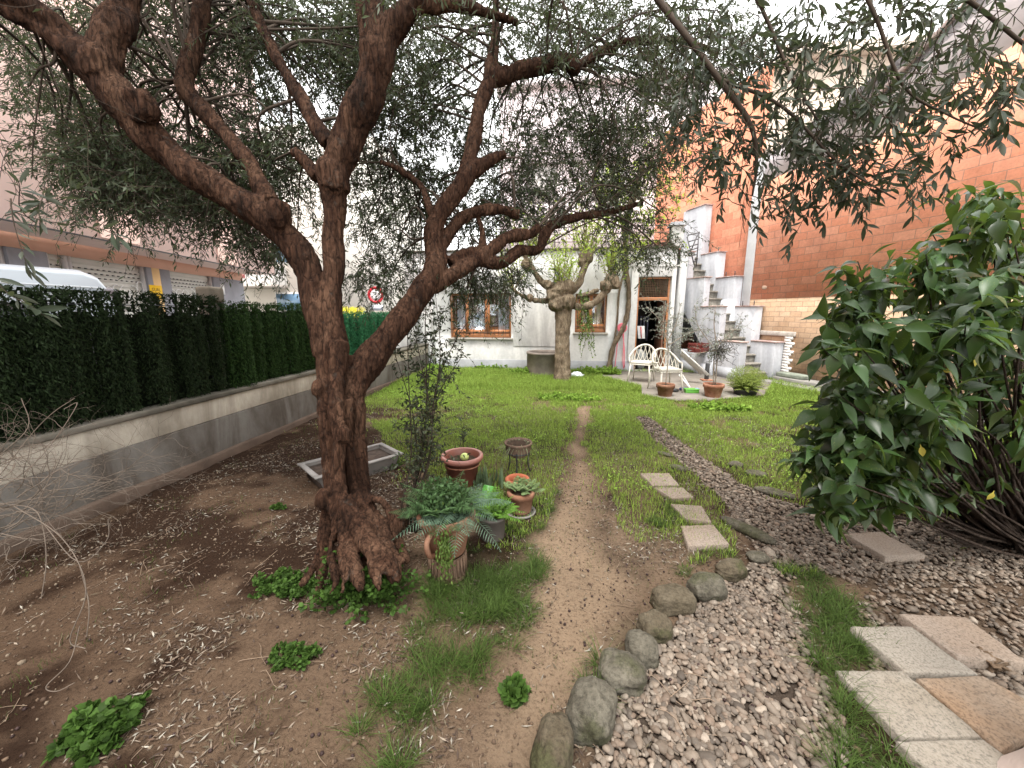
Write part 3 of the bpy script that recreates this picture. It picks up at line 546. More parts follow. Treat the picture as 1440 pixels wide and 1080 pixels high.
# ============================================================ HOUSE
HY = 11.1; TZ = 3.34
house = empty('house', (-.6, HY, 0), 'white rendered garden house with wooden windows and a roof terrace behind the trees', 'house')
W1 = (-3.12, -1.31, .93, 2.20); W2 = (.50, 1.37, 1.10, 2.17); DR = (2.17, 3.03, .0, 2.60)
def facade(x0, x1, z0, z1, holes, y0, th, name, m, parent):
    xs = sorted({x0, x1, *[h[0] for h in holes], *[h[1] for h in holes]}); zs = sorted({z0, z1, *[h[2] for h in holes], *[h[3] for h in holes]})
    b = MB()
    ix = {}
    def vid(x, y, z):
        k = (round(x, 4), round(y, 4), round(z, 4))
        if k not in ix: ix[k] = b.n; b.add([(x, y, z)], [])
        return ix[k]
    solid = lambda i, j: 0 <= i < len(xs)-1 and 0 <= j < len(zs)-1 and not any(h[0]-1e-6 <= xs[i] and xs[i+1] <= h[1]+1e-6 and h[2]-1e-6 <= zs[j] and zs[j+1] <= h[3]+1e-6 for h in holes)
    for i in range(len(xs)-1):
        for j in range(len(zs)-1):
            if not solid(i, j): continue
            a, c, e, g_ = xs[i], xs[i+1], zs[j], zs[j+1]; y1 = y0+th
            b.q.append([vid(a, y0, e), vid(c, y0, e), vid(c, y0, g_), vid(a, y0, g_)]); b.q.append([vid(c, y1, e), vid(a, y1, e), vid(a, y1, g_), vid(c, y1, g_)])
            if not solid(i-1, j): b.q.append([vid(a, y1, e), vid(a, y0, e), vid(a, y0, g_), vid(a, y1, g_)])
            if not solid(i+1, j): b.q.append([vid(c, y0, e), vid(c, y1, e), vid(c, y1, g_), vid(c, y0, g_)])
            if not solid(i, j-1): b.q.append([vid(a, y1, e), vid(c, y1, e), vid(c, y0, e), vid(a, y0, e)])
            if not solid(i, j+1): b.q.append([vid(a, y0, g_), vid(c, y0, g_), vid(c, y1, g_), vid(a, y1, g_)])
    return b.build(name, m, parent, world=True)
facade(-4.40, 3.14, -.1, TZ, [W1, W2, DR], HY, .28, 'wall', M_house, house)
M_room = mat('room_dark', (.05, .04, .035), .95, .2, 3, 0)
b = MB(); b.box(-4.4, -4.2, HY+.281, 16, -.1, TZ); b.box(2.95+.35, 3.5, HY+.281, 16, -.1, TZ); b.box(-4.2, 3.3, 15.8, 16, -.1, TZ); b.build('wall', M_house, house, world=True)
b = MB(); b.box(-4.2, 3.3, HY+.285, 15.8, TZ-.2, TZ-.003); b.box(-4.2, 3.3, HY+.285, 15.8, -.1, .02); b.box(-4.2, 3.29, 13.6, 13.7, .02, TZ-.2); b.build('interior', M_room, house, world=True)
b = MB(); b.box(-4.38, 2.165, HY-.014, HY-.001, -.1, .30); b.build('plinth_band', M_grey_band, house, world=True, bevel=.004)
M_coping = mat('dark_coping', (.13, .115, .10), .9, .5, 9, .6, 40)
b = MB(); b.box(-4.44, 3.16, HY-.06, HY+.30, TZ, TZ+.045); b.build('coping', M_coping, house, bevel=.008, world=True)
b = MB()
b.box(1.98, 2.165, HY-.05, HY-.003, .302, 2.86); b.box(3.035, 3.14, HY-.05, HY-.003, .05, 2.86); b.box(2.165, 3.035, HY-.05, HY-.003, 2.605, 2.86); b.box(1.86, 3.2, HY-.075, HY-.051+.002, 2.862, 2.90)
b.build('door_surround', M_house, house, world=True, bevel=.006)
b = MB(); b.box(-1.25, .0, HY-.018, HY-.002, .70, 2.42); b.build('render_patch', plaster_dirty('patch_plaster', (.72, .72, .71), (.50, .50, .50)), house, world=True, bevel=.003)
# interior glass, curtains, frames
def glassmat():
    m, nt, bs, o = nodes('window_glass'); bs.inputs['Base Color'].default_value = (.9, .95, .95, 1); bs.inputs['Roughness'].default_value = .03
    tr = nt.nodes.new('ShaderNodeBsdfTransparent'); ms = nt.nodes.new('ShaderNodeMixShader'); gl = nt.nodes.new('ShaderNodeBsdfGlossy'); gl.inputs['Roughness'].default_value = .03; gl.inputs[0].default_value = (.8, .85, .9, 1)
    ms.inputs[0].default_value = .22; L(nt, tr.outputs[0], ms.inputs[1]); L(nt, gl.outputs[0], ms.inputs[2]); L(nt, ms.outputs[0], o.inputs[0]); return m
M_glass = glassmat(); M_curt = mat('curtain', (.38, .47, .56), .9, .25, 3, .1, stretch=(30, 30, .5)); M_curty = mat('curtain_cream', (.48, .44, .28), .9, .25, 3, .1, stretch=(30, 30, .5))
def curtain(b, x0, x1, y, z0, z1, tuck=0):
    n = 24; vs = []
    for i in range(n+1):
        t = i/n; x = x0+(x1-x0)*t; yy = y+.02*math.sin(t*38); vs += [(x, yy, z0), (x-tuck*(t), yy, (z0+z1)/2), (x, yy, z1)]
    b.add(vs, [(i*3+k, i*3+3+k, i*3+4+k, i*3+1+k) for i in range(n) for k in (0, 1)])
def window(Wd, muls, label, curt):
    x0, x1, z0, z1 = Wd; y = HY+.13; f = MB(); w_ = .06
    f.box(x0+.002, x0+w_, y, y+.06, z0+.002, z1-.002); f.box(x1-w_, x1-.002, y, y+.06, z0+.002, z1-.002); f.box(x0+w_, x1-w_, y, y+.06, z0+.002, z0+w_+.05); f.box(x0+w_, x1-w_, y, y+.06, z1-w_, z1-.002)
    fr = f.build('window', M_wood, house, world=True, bevel=.006)
    if label: tag(fr, label)
    g = MB(); g.box(x0+w_, x1-w_, y+.03, y+.036, z0+.1, z1-w_); g.build('pane', M_glass, fr, world=True)
    s = MB()
    for m_, hw in muls: s.box(m_-hw, m_+hw, y-.006, y+.05, z0+w_+.052, z1-w_-.002)
    for a, c in zip([x0+w_]+[m_[0]+m_[1] for m_ in muls], [m_[0]-m_[1] for m_ in muls]+[x1-w_]): s.box(a+.002, c-.002, y+.004, y+.045, z0+w_+.052, z0+w_+.17)
    s.build('sash', mat('sash_wood', (.42, .17, .065), .5, .25, 4, .1, 30, stretch=(1, 1, 8)), fr, world=True)
    g = MB()
    for xx in np.arange(x0+.07, x1-.03, .105): g.box(xx-.005, xx+.005, HY+.035, HY+.045, z0+.06, z1-.04)
    for zz in (z0+.16, z1-.14): g.box(x0, x1, HY+.046, HY+.054, zz-.006, zz+.006)
    g.build('bars', mat('window_bars', (.12, .10, .09), .5, .2, 9, 0), fr, world=True)
    si = MB(); si.box(x0-.05, x1+.05, HY-.07, HY+.12, z0-.05, z0); si.build('sill', M_stone_sill, fr, bevel=.008, world=True)
    c = MB()
    for q_ in curt: curtain(c, *q_)
    c.build('curtain', M_curt if Wd is W1 else M_curty, fr, True, world=True)
window(W1, [(-2.62, .045), (-2.02, .07)], 'wide three-part window left of the pollarded tree', [(-1.72, -1.40, HY+.26, 1.08, 2.15), (-2.95, -2.72, HY+.26, 1.08, 2.15), (-2.4, -2.15, HY+.3, 1.08, 2.15)])
window(W2, [(.62, .04), (.93, .05)], 'small window partly hidden by the pollarded trunk', [(1.05, 1.32, HY+.26, 1.25, 2.1, .1), (.7, .82, HY+.26, 1.25, 2.1)])
# door: frame, mesh transom, half open brown door leaf
x0, x1, z0, z1 = DR; f = MB(); y = HY+.06
f.box(x0+.002, x0+.05, y, y+.09, .02, z1-.002); f.box(x1-.05, x1-.002, y, y+.09, .02, z1-.002); f.box(x0+.05, x1-.05, y, y+.09, z1-.05, z1-.002); f.box(x0+.05, x1-.05, y, y+.09, 1.98, 2.07)
dr = f.build('door', M_wood, house, world=True, bevel=.005)
g = MB()
for xx in np.arange(x0+.08, x1-.05, .045): g.box(xx-.004, xx+.004, y+.03, y+.037, 2.07, z1-.05)
for zz in np.arange(2.11, z1-.05, .045): g.box(x0+.05, x1-.05, y+.038, y+.045, zz-.004, zz+.004)
g.build('transom_mesh', mat('mesh_brown', (.22, .15, .10), .7, .2, 9, 0), dr, world=True)
g = MB(); g.box(2.92, 2.965, HY+.16, HY+.92, .03, 1.97); g.build('door_leaf', mat('door_leaf_wood', (.17, .075, .045), .55, .3, 3, .15, 20, stretch=(1, 1, 6)), dr, bevel=.005, world=True)
g = MB(); g.box(x0-.02, x1+.02, HY-.06, HY+.2, -.02, .05); g.build('threshold', M_conc, dr, bevel=.01, world=True)
# terrace railing of thin horizontal rails on posts, with capped end pillar
rail = empty('terrace_railing', (-.6, HY+.1, TZ+.045), 'thin horizontal dark rails along the white roof terrace edge', 'railing')
b = MB(); [b.tube([(-4.3, HY+.1, z), (2.95, HY+.1, z)], .012, 6) for z in (TZ+.22, TZ+.42, TZ+.60)]; b.build('rails', mat('railing_paint', (.16, .13, .13), .6, .3, 9, .1), rail, world=True)
for xx in np.arange(-4.2, 3.0, 1.02):
    b = MB(); b.tube([(xx, HY+.125, TZ+.045), (xx, HY+.125, TZ+.64)], .014, 6); b.build('post', M_dark, rail, world=True)
p = empty('terrace_pillar', (3.09, HY+.16, TZ+.05), 'white square pillar with a moulded cap at the right end of the terrace rail', 'pillar')
b = MB(); b.box(-.13, .16, -.18, .13, -.04, .50); b.build('shaft', M_house, p, bevel=.006); b = MB(); b.box(-.19, .22, -.24, .19, .50, .54); b.box(-.16, .19, -.21, .16, .541, .60); b.build('cap', M_stairw, p, bevel=.01)
# dried plant boxes on the ledge
pl = empty('ledge_plants', (2.55, HY-.0, TZ+.045), 'row of dark dried plants lying along the ledge above the door', 'plants')
n = 900; pq = np.stack([RG.uniform(2.0, 3.05, n), HY+RG.normal(.02, .05, n), TZ+.07+np.abs(RG.normal(0, .05, n))], 1)
leaf_obj('dry_leaves', [leaf_arrays(pq, RG.normal(size=(n, 3)), RG.normal(size=(n, 3)), np.full(n, .07), np.full(n, .015), (0, 1, 0), .1, .3)], leafmat('dry_leaf', (.08, .05, .05), trans=0), pl, False)
# upper storey set back
up = empty('upper_building', (1.0, 15.2, 0), 'pale pinkish building rising behind the terrace of the white house', 'building')
M_pinkw = mat('pale_pink_plaster', (.78, .70, .71), .9, .06, 1.2, .2, 40)
facade(-2.2, 5.6, TZ-.3, 9.4, [(-1.2, -.1, 5.6, 7.0), (1.2, 2.3, 5.6, 7.0), (3.4, 4.4, 5.6, 7.0)], 15.2, .3, 'wall', M_pinkw, up)
b = MB(); b.box(-2.2, 5.6, 15.9, 22, TZ-.3, 9.3); b.box(-2.3, 5.7, 15.0, 22.1, 9.4, 9.6); b.build('body', M_pinkw, up, world=True)
for xa in (-1.2, 1.2, 3.4):
    b = MB(); b.box(xa+.003, xa+1.097 if xa < 3 else xa+.997, 15.35, 15.40, 5.603, 6.997); wv = b.build('window', mat('upper_shutter', (.48, .46, .44), .7, .1, 4, .1), up, world=True)
# white drain pipe left
dp = empty('drain_pipe', (-3.62, HY-.05, .05), 'thin white drain pipe running up the left part of the white facade', 'pipe')
b = MB(); b.tube([(-3.62, HY-.05, .06), (-3.62, HY-.05, TZ-.02)], .035, 10); b.build('pipe', mat('pipe_white', (.62, .62, .62), .5, .1, 5, 0), dp, True, world=True)
for z in (.6, 1.6, 2.6): b = MB(); b.box(-3.67, -3.57, HY-.092, HY-.002, z, z+.03); b.build('bracket', M_dark, dp, world=True)
# ============================================================ STAIRS
SO = np.array([5.25, 9.95]); TH = R(23); sdv = np.array([-math.sin(TH), math.cos(TH)]); snv = np.array([math.cos(TH), math.sin(TH)])
def SF(v):  # local (s, w, z) -> world
    v = np.asarray(v, float); return np.stack([SO[0]+sdv[0]*v[:, 0]+snv[0]*v[:, 1], SO[1]+sdv[1]*v[:, 0]+snv[1]*v[:, 1], v[:, 2]], 1)
stairs = empty('outdoor_stairs', (5.25, 9.95, 0), 'steep outdoor staircase between stepped white side walls climbing to the terrace', 'stairs')
M_step = mat('worn_step', (.20, .185, .16), .95, .45, 7, .8, 30, c2=(.33, .31, .27), bdist=.03)
for i in range(16):
    b = MB(); s0 = .18+i*.178; z = .205*(i+1); b.box(s0, s0+.6, -.65, -.003, max(-.05, z-.42), z-.045, SF); st = b.build('step', M_step, stairs, world=True)
    b = MB(); b.box(s0-.03, s0+.2, -.645, -.006, z-.044, z, SF); b.build('nosing', mat('nosing', (.24, .22, .19), .9, .4, 12, .7, 40), st, False, .008, world=True)
def parapet(w0, w1, blocks, name, under=None):
    b = MB()
    for (s0, s1, zt, zb) in blocks: b.box(s0, s1, w0, w1, zb, zt, SF)
    pr = b.build(name, M_stairw, stairs, world=True, bevel=.008)
    mc = mat('tile_coping', (.36, .20, .17), .9, .4, 8, .4, c2=(.5, .42, .4))
    for (s0, s1, zt, zb) in blocks: c = MB(); c.box(s0-.03, min(s1, s0+.78), w0-.02, w1+.02, zt+.001, zt+.03, SF); c.build('coping', mc, pr, bevel=.006, world=True)
parapet(.0, .27, [(.02, .70, .93, -.05), (.702, 1.40, 1.80, -.05), (1.402, 2.06, 2.60, .5), (2.062, 2.72, 3.32, .8), (2.722, 3.6, 4.72, 1.0)], 'right_parapet')
# left parapet follows the soffit (void underneath)
b = MB()
def slantblock(s0, s1, zt, w0=-.85, w1=-.66):
    zb = lambda s: max(-.05, (s-.80)*1.16)
    v = np.array([[s, w, z] for w in (w0, w1) for (s, z) in ((s0, zb(s0)), (s1, zb(s1)), (s1, zt), (s0, zt))], float)
    b.add(SF(v), [(0, 3, 2, 1), (4, 5, 6, 7), (0, 1, 5, 4), (1, 2, 6, 5), (2, 3, 7, 6), (3, 0, 4, 7)])
for s0, s1, zt in ((.20, .91, .94), (.912, 1.54, 1.80), (1.542, 2.20, 2.57), (2.202, 2.8, 3.31)): slantblock(s0, s1, zt)
lp = b.build('left_parapet', M_stairw, stairs, world=True, bevel=.006)
mc = mat('tile_coping_b', (.40, .30, .27), .9, .4, 8, .4)
for s0, zt in ((.20, .94), (.91, 1.80), (1.54, 2.57), (2.20, 3.31)): c = MB(); c.box(s0-.03, s0+.70, -.87, -.64, zt+.001, zt+.028, SF); c.build('coping', mc, lp, bevel=.005, world=True)
b = MB(); v = np.array([[s, w, z] for w in (-.655, -.05) for (s, z) in ((.9, .0), (2.9, 2.35), (2.9, 2.5), (.9, .15))], float)
b.add(SF(v), [(0, 3, 2, 1), (4, 5, 6, 7), (0, 1, 5, 4), (1, 2, 6, 5), (2, 3, 7, 6), (3, 0, 4, 7)]); b.build('soffit', M_stairw, stairs, world=True)
b = MB(); b.box(.25, .9, -.862, -.851, -.04, .30, SF); b.build('plinth_band', M_grey_band, stairs, world=True)
b = MB(); b.box(1.0, 2.45, -.90, -.80, -.05, .62, SF); b.build('low_infill_wall', M_stairw, stairs, world=True, bevel=.01)
b = MB(); b.box(1.0, 2.44, -.912, -.9012, -.05, .30, SF); b.build('plinth_band', M_grey_band, stairs, world=True)
b = MB(); b.box(1.3, 2.6, -.03, -.004, -.05, 2.0, SF); b.build('shaded_back', M_stairw, stairs, world=True)
b = MB(); b.box(2.45, 3.4, -.92, -.80, -.05, 3.3, SF); b.build('end_wall', M_house, stairs, world=True)
for (s, z) in ((.85, 1.83), (1.2, 1.83), (1.55, 2.63), (1.85, 2.63), (2.2, 3.35), (2.5, 3.35), (.72, .96)):
    b = MB(); b.tube(SF([(s, .13, z), (s, .13, z+.13)]), .012, 6); b.build('iron_stub', M_dark, stairs, world=True)
# leaning iron gate at the top
gt = empty('iron_gate', (3.55, 11.55, 3.3), 'small dark iron gate with slanting bars at the top of the stairs', 'gate')
def PG(x, y, t=11.3): return AY(x, y, t)
b = MB()
for a, c in (((967, 331), (984, 327)), ((966, 333), (977, 375)), ((983, 327), (979, 375)), ((968, 340), (982, 336)), ((969, 347), (982, 343)), ((971, 352), (982, 348)), ((973, 360), (981, 357)), ((981, 330), (972, 352)), ((974, 368), (980, 367))):
    b.tube([PG(*a), PG(*c)], .016, 6)
b.build('bars', mat('gate_iron', (.07, .07, .075), .5, .2, 9, .1), gt, world=True)
# clutter under the stairs
t = empty('red_crate', (3.75, 10.75, .62), 'dark red crate standing in the void under the stairs', 'crate', rz=.4)
b = MB(); b.box(-.22, .22, -.14, .14, .0, .03); [b.box(-.22, .22, y_-.008, y_+.008, z, z+.07) for y_ in (-.14, .14) for z in (.05, .16)]; [b.box(x_-.008, x_+.008, -.131, .131, z, z+.07) for x_ in (-.212, .212) for z in (.05, .16)]; [b.box(x_-.02, x_+.02, y_-.02, y_+.02, .0, .24) for x_ in (-.2, .2) for y_ in (-.118, .118)]
b.build('crate_body', mat('red_paint', (.12, .03, .025), .6, .3, 7, .2), t, bevel=.004)
# ============================================================ BRICK WALL
def brickmat(name, c1, c2, mort, bw=.29, bh=.115, rot=(0, 0, 0), rough=.9):
    m, nt, bs, o = nodes(name); tc = nt.nodes.new('ShaderNodeTexCoord'); br = nt.nodes.new('ShaderNodeTexBrick')
    cx = nt.nodes.new('ShaderNodeSeparateXYZ'); cb = nt.nodes.new('ShaderNodeCombineXYZ'); L(nt, tc.outputs['Object'], cx.inputs[0]); L(nt, cx.outputs[0], cb.inputs[0]); L(nt, cx.outputs[2], cb.inputs[1])
    wob = noise_node(nt, 3, 3); sub = nt.nodes.new('ShaderNodeVectorMath'); sub.operation = 'MULTIPLY_ADD'; sub.inputs[1].default_value = (.02, .02, 0); L(nt, wob.outputs['Color'], sub.inputs[0]); L(nt, cb.outputs[0], sub.inputs[2])
    L(nt, sub.outputs[0], br.inputs['Vector']); br.inputs['Scale'].default_value = 1; br.inputs['Brick Width'].default_value = bw; br.inputs['Row Height'].default_value = bh
    br.inputs['Mortar Size'].default_value = .006; br.inputs['Mortar Smooth'].default_value = .4; br.inputs['Bias'].default_value = -.2
    br.inputs['Color1'].default_value = (*c1, 1); br.inputs['Color2'].default_value = (*c2, 1); br.inputs['Mortar'].default_value = (*mort, 1)
    n = noise_node(nt, 1.3, 8, .7); r = ramp(nt, n.outputs[0], [(.3, (.72, .70, .70)), (.55, (1, 1, 1)), (.75, (1.0, .97, .92))]); n4 = noise_node(nt, 20, 6, .7); r4 = ramp(nt, n4.outputs[0], [(.3, (.8, .8, .8)), (.6, (1, 1, 1))])
    L(nt, mixc(nt, 1.0, mixc(nt, 1.0, br.outputs[0], r.outputs[0], 'MULTIPLY'), r4.outputs[0], 'MULTIPLY'), bs.inputs['Base Color']); bs.inputs['Roughness'].default_value = rough; bs.inputs['Specular IOR Level'].default_value = .12
    inv = nt.nodes.new('ShaderNodeMath'); inv.operation = 'SUBTRACT'; inv.inputs[0].default_value = 1; L(nt, br.outputs['Fac'], inv.inputs[1])
    b_ = bump(nt, bs, inv.outputs[0], .7, .012); n2 = noise_node(nt, 45, 6, .7); bump(nt, bs, n2.outputs[0], .4, .008, b_); return m
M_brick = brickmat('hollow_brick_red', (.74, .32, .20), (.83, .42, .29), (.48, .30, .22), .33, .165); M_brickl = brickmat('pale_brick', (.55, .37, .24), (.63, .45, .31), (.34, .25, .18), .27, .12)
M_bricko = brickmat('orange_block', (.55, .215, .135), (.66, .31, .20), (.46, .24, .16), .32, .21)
bw_ = empty('brick_wall', (SO[0]+snv[0]*.3, SO[1]+snv[1]*.3, 0), 'tall party wall of red hollow brick over pale brick on the right', 'wall', rz=TH+R(90))
# local frame: x = along s (away), y = -w, z up
def BWbox(name, s0, s1, z0, z1, m, pr=0, th=.25, bev=0):
    b = MB(); b.box(s0, s1, -th, pr, z0, z1); return b.build(name, m, bw_, bevel=bev)
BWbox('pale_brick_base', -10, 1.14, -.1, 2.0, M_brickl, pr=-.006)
def BWpoly(name, pts, m, pr=0, th=.25):
    b = MB(); n = len(pts); v = [[s, pr, z] for s, z in pts]+[[s, -th, z] for s, z in pts]; b.extr(np.array(v, float), n); return b.build(name, m, bw_)
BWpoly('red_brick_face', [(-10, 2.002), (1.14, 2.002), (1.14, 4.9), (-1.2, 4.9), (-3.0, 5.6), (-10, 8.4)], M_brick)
BWpoly('grey_upper_render', [(-10, 8.402), (-3.0, 5.602), (-1.2, 4.902), (1.14, 4.902), (1.14, 5.5), (-1.0, 5.5), (-2.46, 6.6), (-10, 12.2)], mat('upper_render', (.55, .51, .52), .9, .15, 2, .3, 30), pr=-.004)
BWpoly('verge_tiles', [(-1.0, 5.502), (-2.46, 6.602), (-10, 12.202), (-10, 12.30), (-2.46, 6.70), (-1.0, 5.60)], mat('verge', (.30, .24, .22), .9, .3, 8, .4), pr=.05, th=.3)
BWbox('concrete_column', 1.142, 1.40, 1.84, 5.5, mat('column_concrete', (.46, .47, .48), .85, .12, 3, .3, 40), pr=.03, bev=.01)
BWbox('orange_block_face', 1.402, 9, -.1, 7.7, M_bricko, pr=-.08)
b = MB()
for k in range(14): z_ = .16+k*.066; b.box(-.13-(.045*((k*7) % 3)), .02, -.02, .03, z_, z_+.0655)
b.build('toothed_render', mat('toothed_white', (.66, .63, .60), .9, .15, 9, .5), bw_)
BWbox('toothed_cap', -.22, .70, 1.09, 1.20, mat('crumbly_render', (.42, .38, .34), .95, .3, 9, .8, 30), pr=.035, bev=.012)
# patched holes
for s, z in ((.75, 2.28),): 
    v, f = blob_mesh(.07, .012, .05, 4, 3, .5); arr_obj('patch', v+np.array([s, 0, z]), f, mat('patch_mortar', (.34, .24, .18), .9, .3, 9, .5), bw_, True)
pk = empty('wall_kerb', (SO[0], SO[1], 0), 'stepped concrete kerb running along the foot of the brick wall', 'kerb', rz=TH+R(90))
b = MB(); b.box(-6, -.08, -.285, .10, -.1, .15); b.build('upper_kerb', M_conc, pk, bevel=.02); b = MB(); b.box(-6, -.02, .102, .42, -.1, .065); b.build('lower_kerb', M_conc, pk, bevel=.02)
t = empty('mossy_block', tuple(SF([(-.42, .10, .15)])[0]), 'grey mossy stone block lying on the kerb by the brick wall', 'block', rz=TH+R(90))
v, f = blob_mesh(.34, .13, .06, 12, 3, .08, 6); arr_obj('block', v+np.array([0, 0, .05]), f, mat('mossy', (.20, .22, .18), .95, .3, 9, .7, 30), t, True)
# building beyond (tan, cornice)
tb = empty('tan_building', (13, 22, 0), 'tan building with a flat cornice seen above the red brick wall', 'building')
pa, pb = AY(1108, 66, 20), AY(1290, 66, 20)
b = MB(); b.box(pa[0], pb[0]+4, 20, 27, -.1, pa[2]-.5); b.build('wall', mat('tan_plaster', (.46, .38, .31), .9, .12, 2, .2), tb, world=True)
b = MB(); b.box(pa[0]-.3, pb[0]+4.3, 19.6, 27.3, pa[2]-.5, pa[2]-.25); b.box(pa[0]-.15, pb[0]+4.1, 19.8, 27.1, pa[2]-.249, pa[2]); b.build('cornice', mat('cornice', (.55, .47, .40), .9, .12, 2, .2), tb, bevel=.03, world=True)
# ============================================================ GARAGE BUILDING (street side)
GO = np.array([-8.02, 5.01]); gdv = np.array([-.249, .969]); gdv /= np.linalg.norm(gdv); gnv = np.array([gdv[1], -gdv[0]])   # s along street, w towards the garden
def GF(v): v = np.asarray(v, float); return np.stack([GO[0]+gdv[0]*v[:, 0]+gnv[0]*v[:, 1], GO[1]+gdv[1]*v[:, 0]+gnv[1]*v[:, 1], v[:, 2]], 1)
def onG(x, y, w_):
    d = ray(x, y); n3 = np.array([gnv[0], gnv[1]]); t = (w_-n3@(CAM[:2]-GO))/(n3@d[:2]); p = CAM+d*t; return float(gdv@(p[:2]-GO)), float(p[2])
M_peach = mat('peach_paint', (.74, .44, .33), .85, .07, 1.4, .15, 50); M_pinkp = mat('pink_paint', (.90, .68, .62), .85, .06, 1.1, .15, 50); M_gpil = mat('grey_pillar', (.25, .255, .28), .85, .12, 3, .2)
gb = empty('garage_building', (-8.6, 6, 0), 'long pink and peach building with grey roller shutters across the street on the left', 'building')
b = MB(); SEND = 8.6; SF2 = 8.35
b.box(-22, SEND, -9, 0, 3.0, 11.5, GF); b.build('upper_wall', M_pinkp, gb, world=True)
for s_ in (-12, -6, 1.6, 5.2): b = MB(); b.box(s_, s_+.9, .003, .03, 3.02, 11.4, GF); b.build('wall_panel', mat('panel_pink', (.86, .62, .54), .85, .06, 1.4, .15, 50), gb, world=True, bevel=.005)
b = MB(); b.box(-22, SF2, -1.25, -1.0, 2.75, 2.998, GF); b.build('lintel_beam', M_peach, gb, world=True)
b = MB(); b.box(-22, SF2, -.03, -.012, 2.975, 2.998, GF); b.build('cable', M_dark, gb, world=True)
sx = [onG(x, 395, -1.0)[0] for x in (-60, 18, 45, 67, 208, 215, 226, 240, 300, 316)]
M_guide = mat('guide', (.5, .5, .5), .5, .1, 9, 0)
def shutter(s0, s1, label=None):
    b = MB(); n = 26; z1 = 2.745; vs = []
    zz = np.linspace(0, z1, n*3+1)
    for i, z in enumerate(zz):
        d_ = -1.12+.018*math.sin(2*math.pi*i/3); vs += [(s0, d_, z), (s1, d_, z)]
    b.add(GF(vs), [(i*2, i*2+1, i*2+3, i*2+2) for i in range(len(zz)-1)])
    o = b.build('shutter', mat('shutter_slats', (.46, .45, .41), .55, .12, 2, .1, metallic=.2), gb, world=True)
    if label: tag(o, label)
    h = MB()
    for r_ in range(3):
        for k in range(int((s1-s0)/.14)):
            s = s0+.07+k*.14+(.07 if r_ % 2 else 0); z = 2.55-r_*.09
            if s+.04 < s1: h.box(s-.03, s+.03, -1.10, -1.092, z-.012, z+.012, GF)
    sl_ = h.build('slots', M_dark, o, world=True); tag(sl_, kind='stuff'); fr = MB(); [(fr := MB()).box(a, a+.06, -1.13, -1.04, 0, z1, GF).build('guide', M_guide, o, world=True) for a in (s0-.06, s1)]
    return o
def pillar(s0, s1, m, name='pillar'): b = MB(); b.box(s0, s1, -1.25, -.99, 0, 2.748, GF); return b.build(name, m, gb, world=True, bevel=.01)
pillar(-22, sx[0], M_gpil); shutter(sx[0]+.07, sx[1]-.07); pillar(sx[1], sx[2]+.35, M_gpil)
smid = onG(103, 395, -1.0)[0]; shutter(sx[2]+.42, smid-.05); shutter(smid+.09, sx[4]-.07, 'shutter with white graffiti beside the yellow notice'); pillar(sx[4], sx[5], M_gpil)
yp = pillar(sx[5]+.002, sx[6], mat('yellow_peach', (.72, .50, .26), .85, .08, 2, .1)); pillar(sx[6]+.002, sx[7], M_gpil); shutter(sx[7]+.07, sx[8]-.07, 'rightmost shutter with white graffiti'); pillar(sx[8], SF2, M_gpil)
def text(body_, size, m, loc, parent, xdir, updir, name, ext=.002):
    cu = bpy.data.curves.new(name, 'FONT'); cu.body = body_; cu.size = size; cu.extrude = ext; cu.align_x = 'CENTER'; cu.align_y = 'CENTER'
    o = bpy.data.objects.new(name, cu); COL.objects.link(o); dg = bpy.context.evaluated_depsgraph_get(); dg.update(); me = bpy.data.meshes.new_from_object(o.evaluated_get(dg)); bpy.data.objects.remove(o)
    me.name = name; x = Vector(xdir).normalized(); u_ = Vector(updir).normalized(); n_ = x.cross(u_)
    for v in me.vertices: c_ = v.co.copy(); v.co = x*c_.x+u_*c_.y+n_*c_.z+Vector(loc)-Vector(parent.location)
    me.materials.clear(); me.materials.append(m); o = bpy.data.objects.new(name, me); COL.objects.link(o); o.parent = parent; return o
M_ink = mat('ink', (.05, .04, .03), .7, .1, 9, 0); M_yel = mat('notice_yellow', (.80, .50, .03), .6, .08, 9, 0); M_wpaint = mat('white_spray', (.75, .75, .75), .8, .05, 9, 0)
c0 = onG(220, 411, -.98); ns = empty('notice_board', GF([(c0[0], -.975, c0[1])])[0], 'small yellow notice with dark lettering on the pale yellow pillar between shutters', 'sign')
b = MB(); b.box(c0[0]-.20, c0[0]+.20, -.988, -.976, c0[1]-.17, c0[1]+.17, GF); b.build('plate', M_yel, ns, world=True)
cx_ = GF([(c0[0], -.974, c0[1])])[0]
for i, tx in enumerate(('GUAL', 'PERMANENT')): text(tx, .11 if i == 0 else .065, M_ink, cx_+np.array([0, 0, .06-i*.12]), ns, (gdv[0], gdv[1], 0), (0, 0, 1), 'lettering', .001)
def graffiti(cx, cy, scale, seed, label):
    s0, z0 = onG(cx, cy, -1.085); rg = np.random.default_rng(seed); gr = empty('graffiti', GF([(s0, -1.085, z0)])[0], label, 'graffiti'); b = MB()
    for k in range(5):
        a = np.linspace(0, 2*math.pi*(.7+.3*rg.random()), 14); ox = (k-2)*.17*scale
        pts = np.stack([s0+ox+np.cos(a+k)*.09*scale*(1+.3*np.sin(2*a)), np.full(14, -1.085), z0+np.sin(a+k)*.13*scale+.03*rg.normal()], 1); b.tube(GF(pts), .011, 4)
    b.build('spray_line', M_wpaint, gr, world=True)
graffiti(177, 411, 1.3, 3, 'white looping spray tag on the wide shutter left of the yellow notice'); graffiti(262, 417, 1.5, 8, 'white looping spray tag on the rightmost shutter'); 
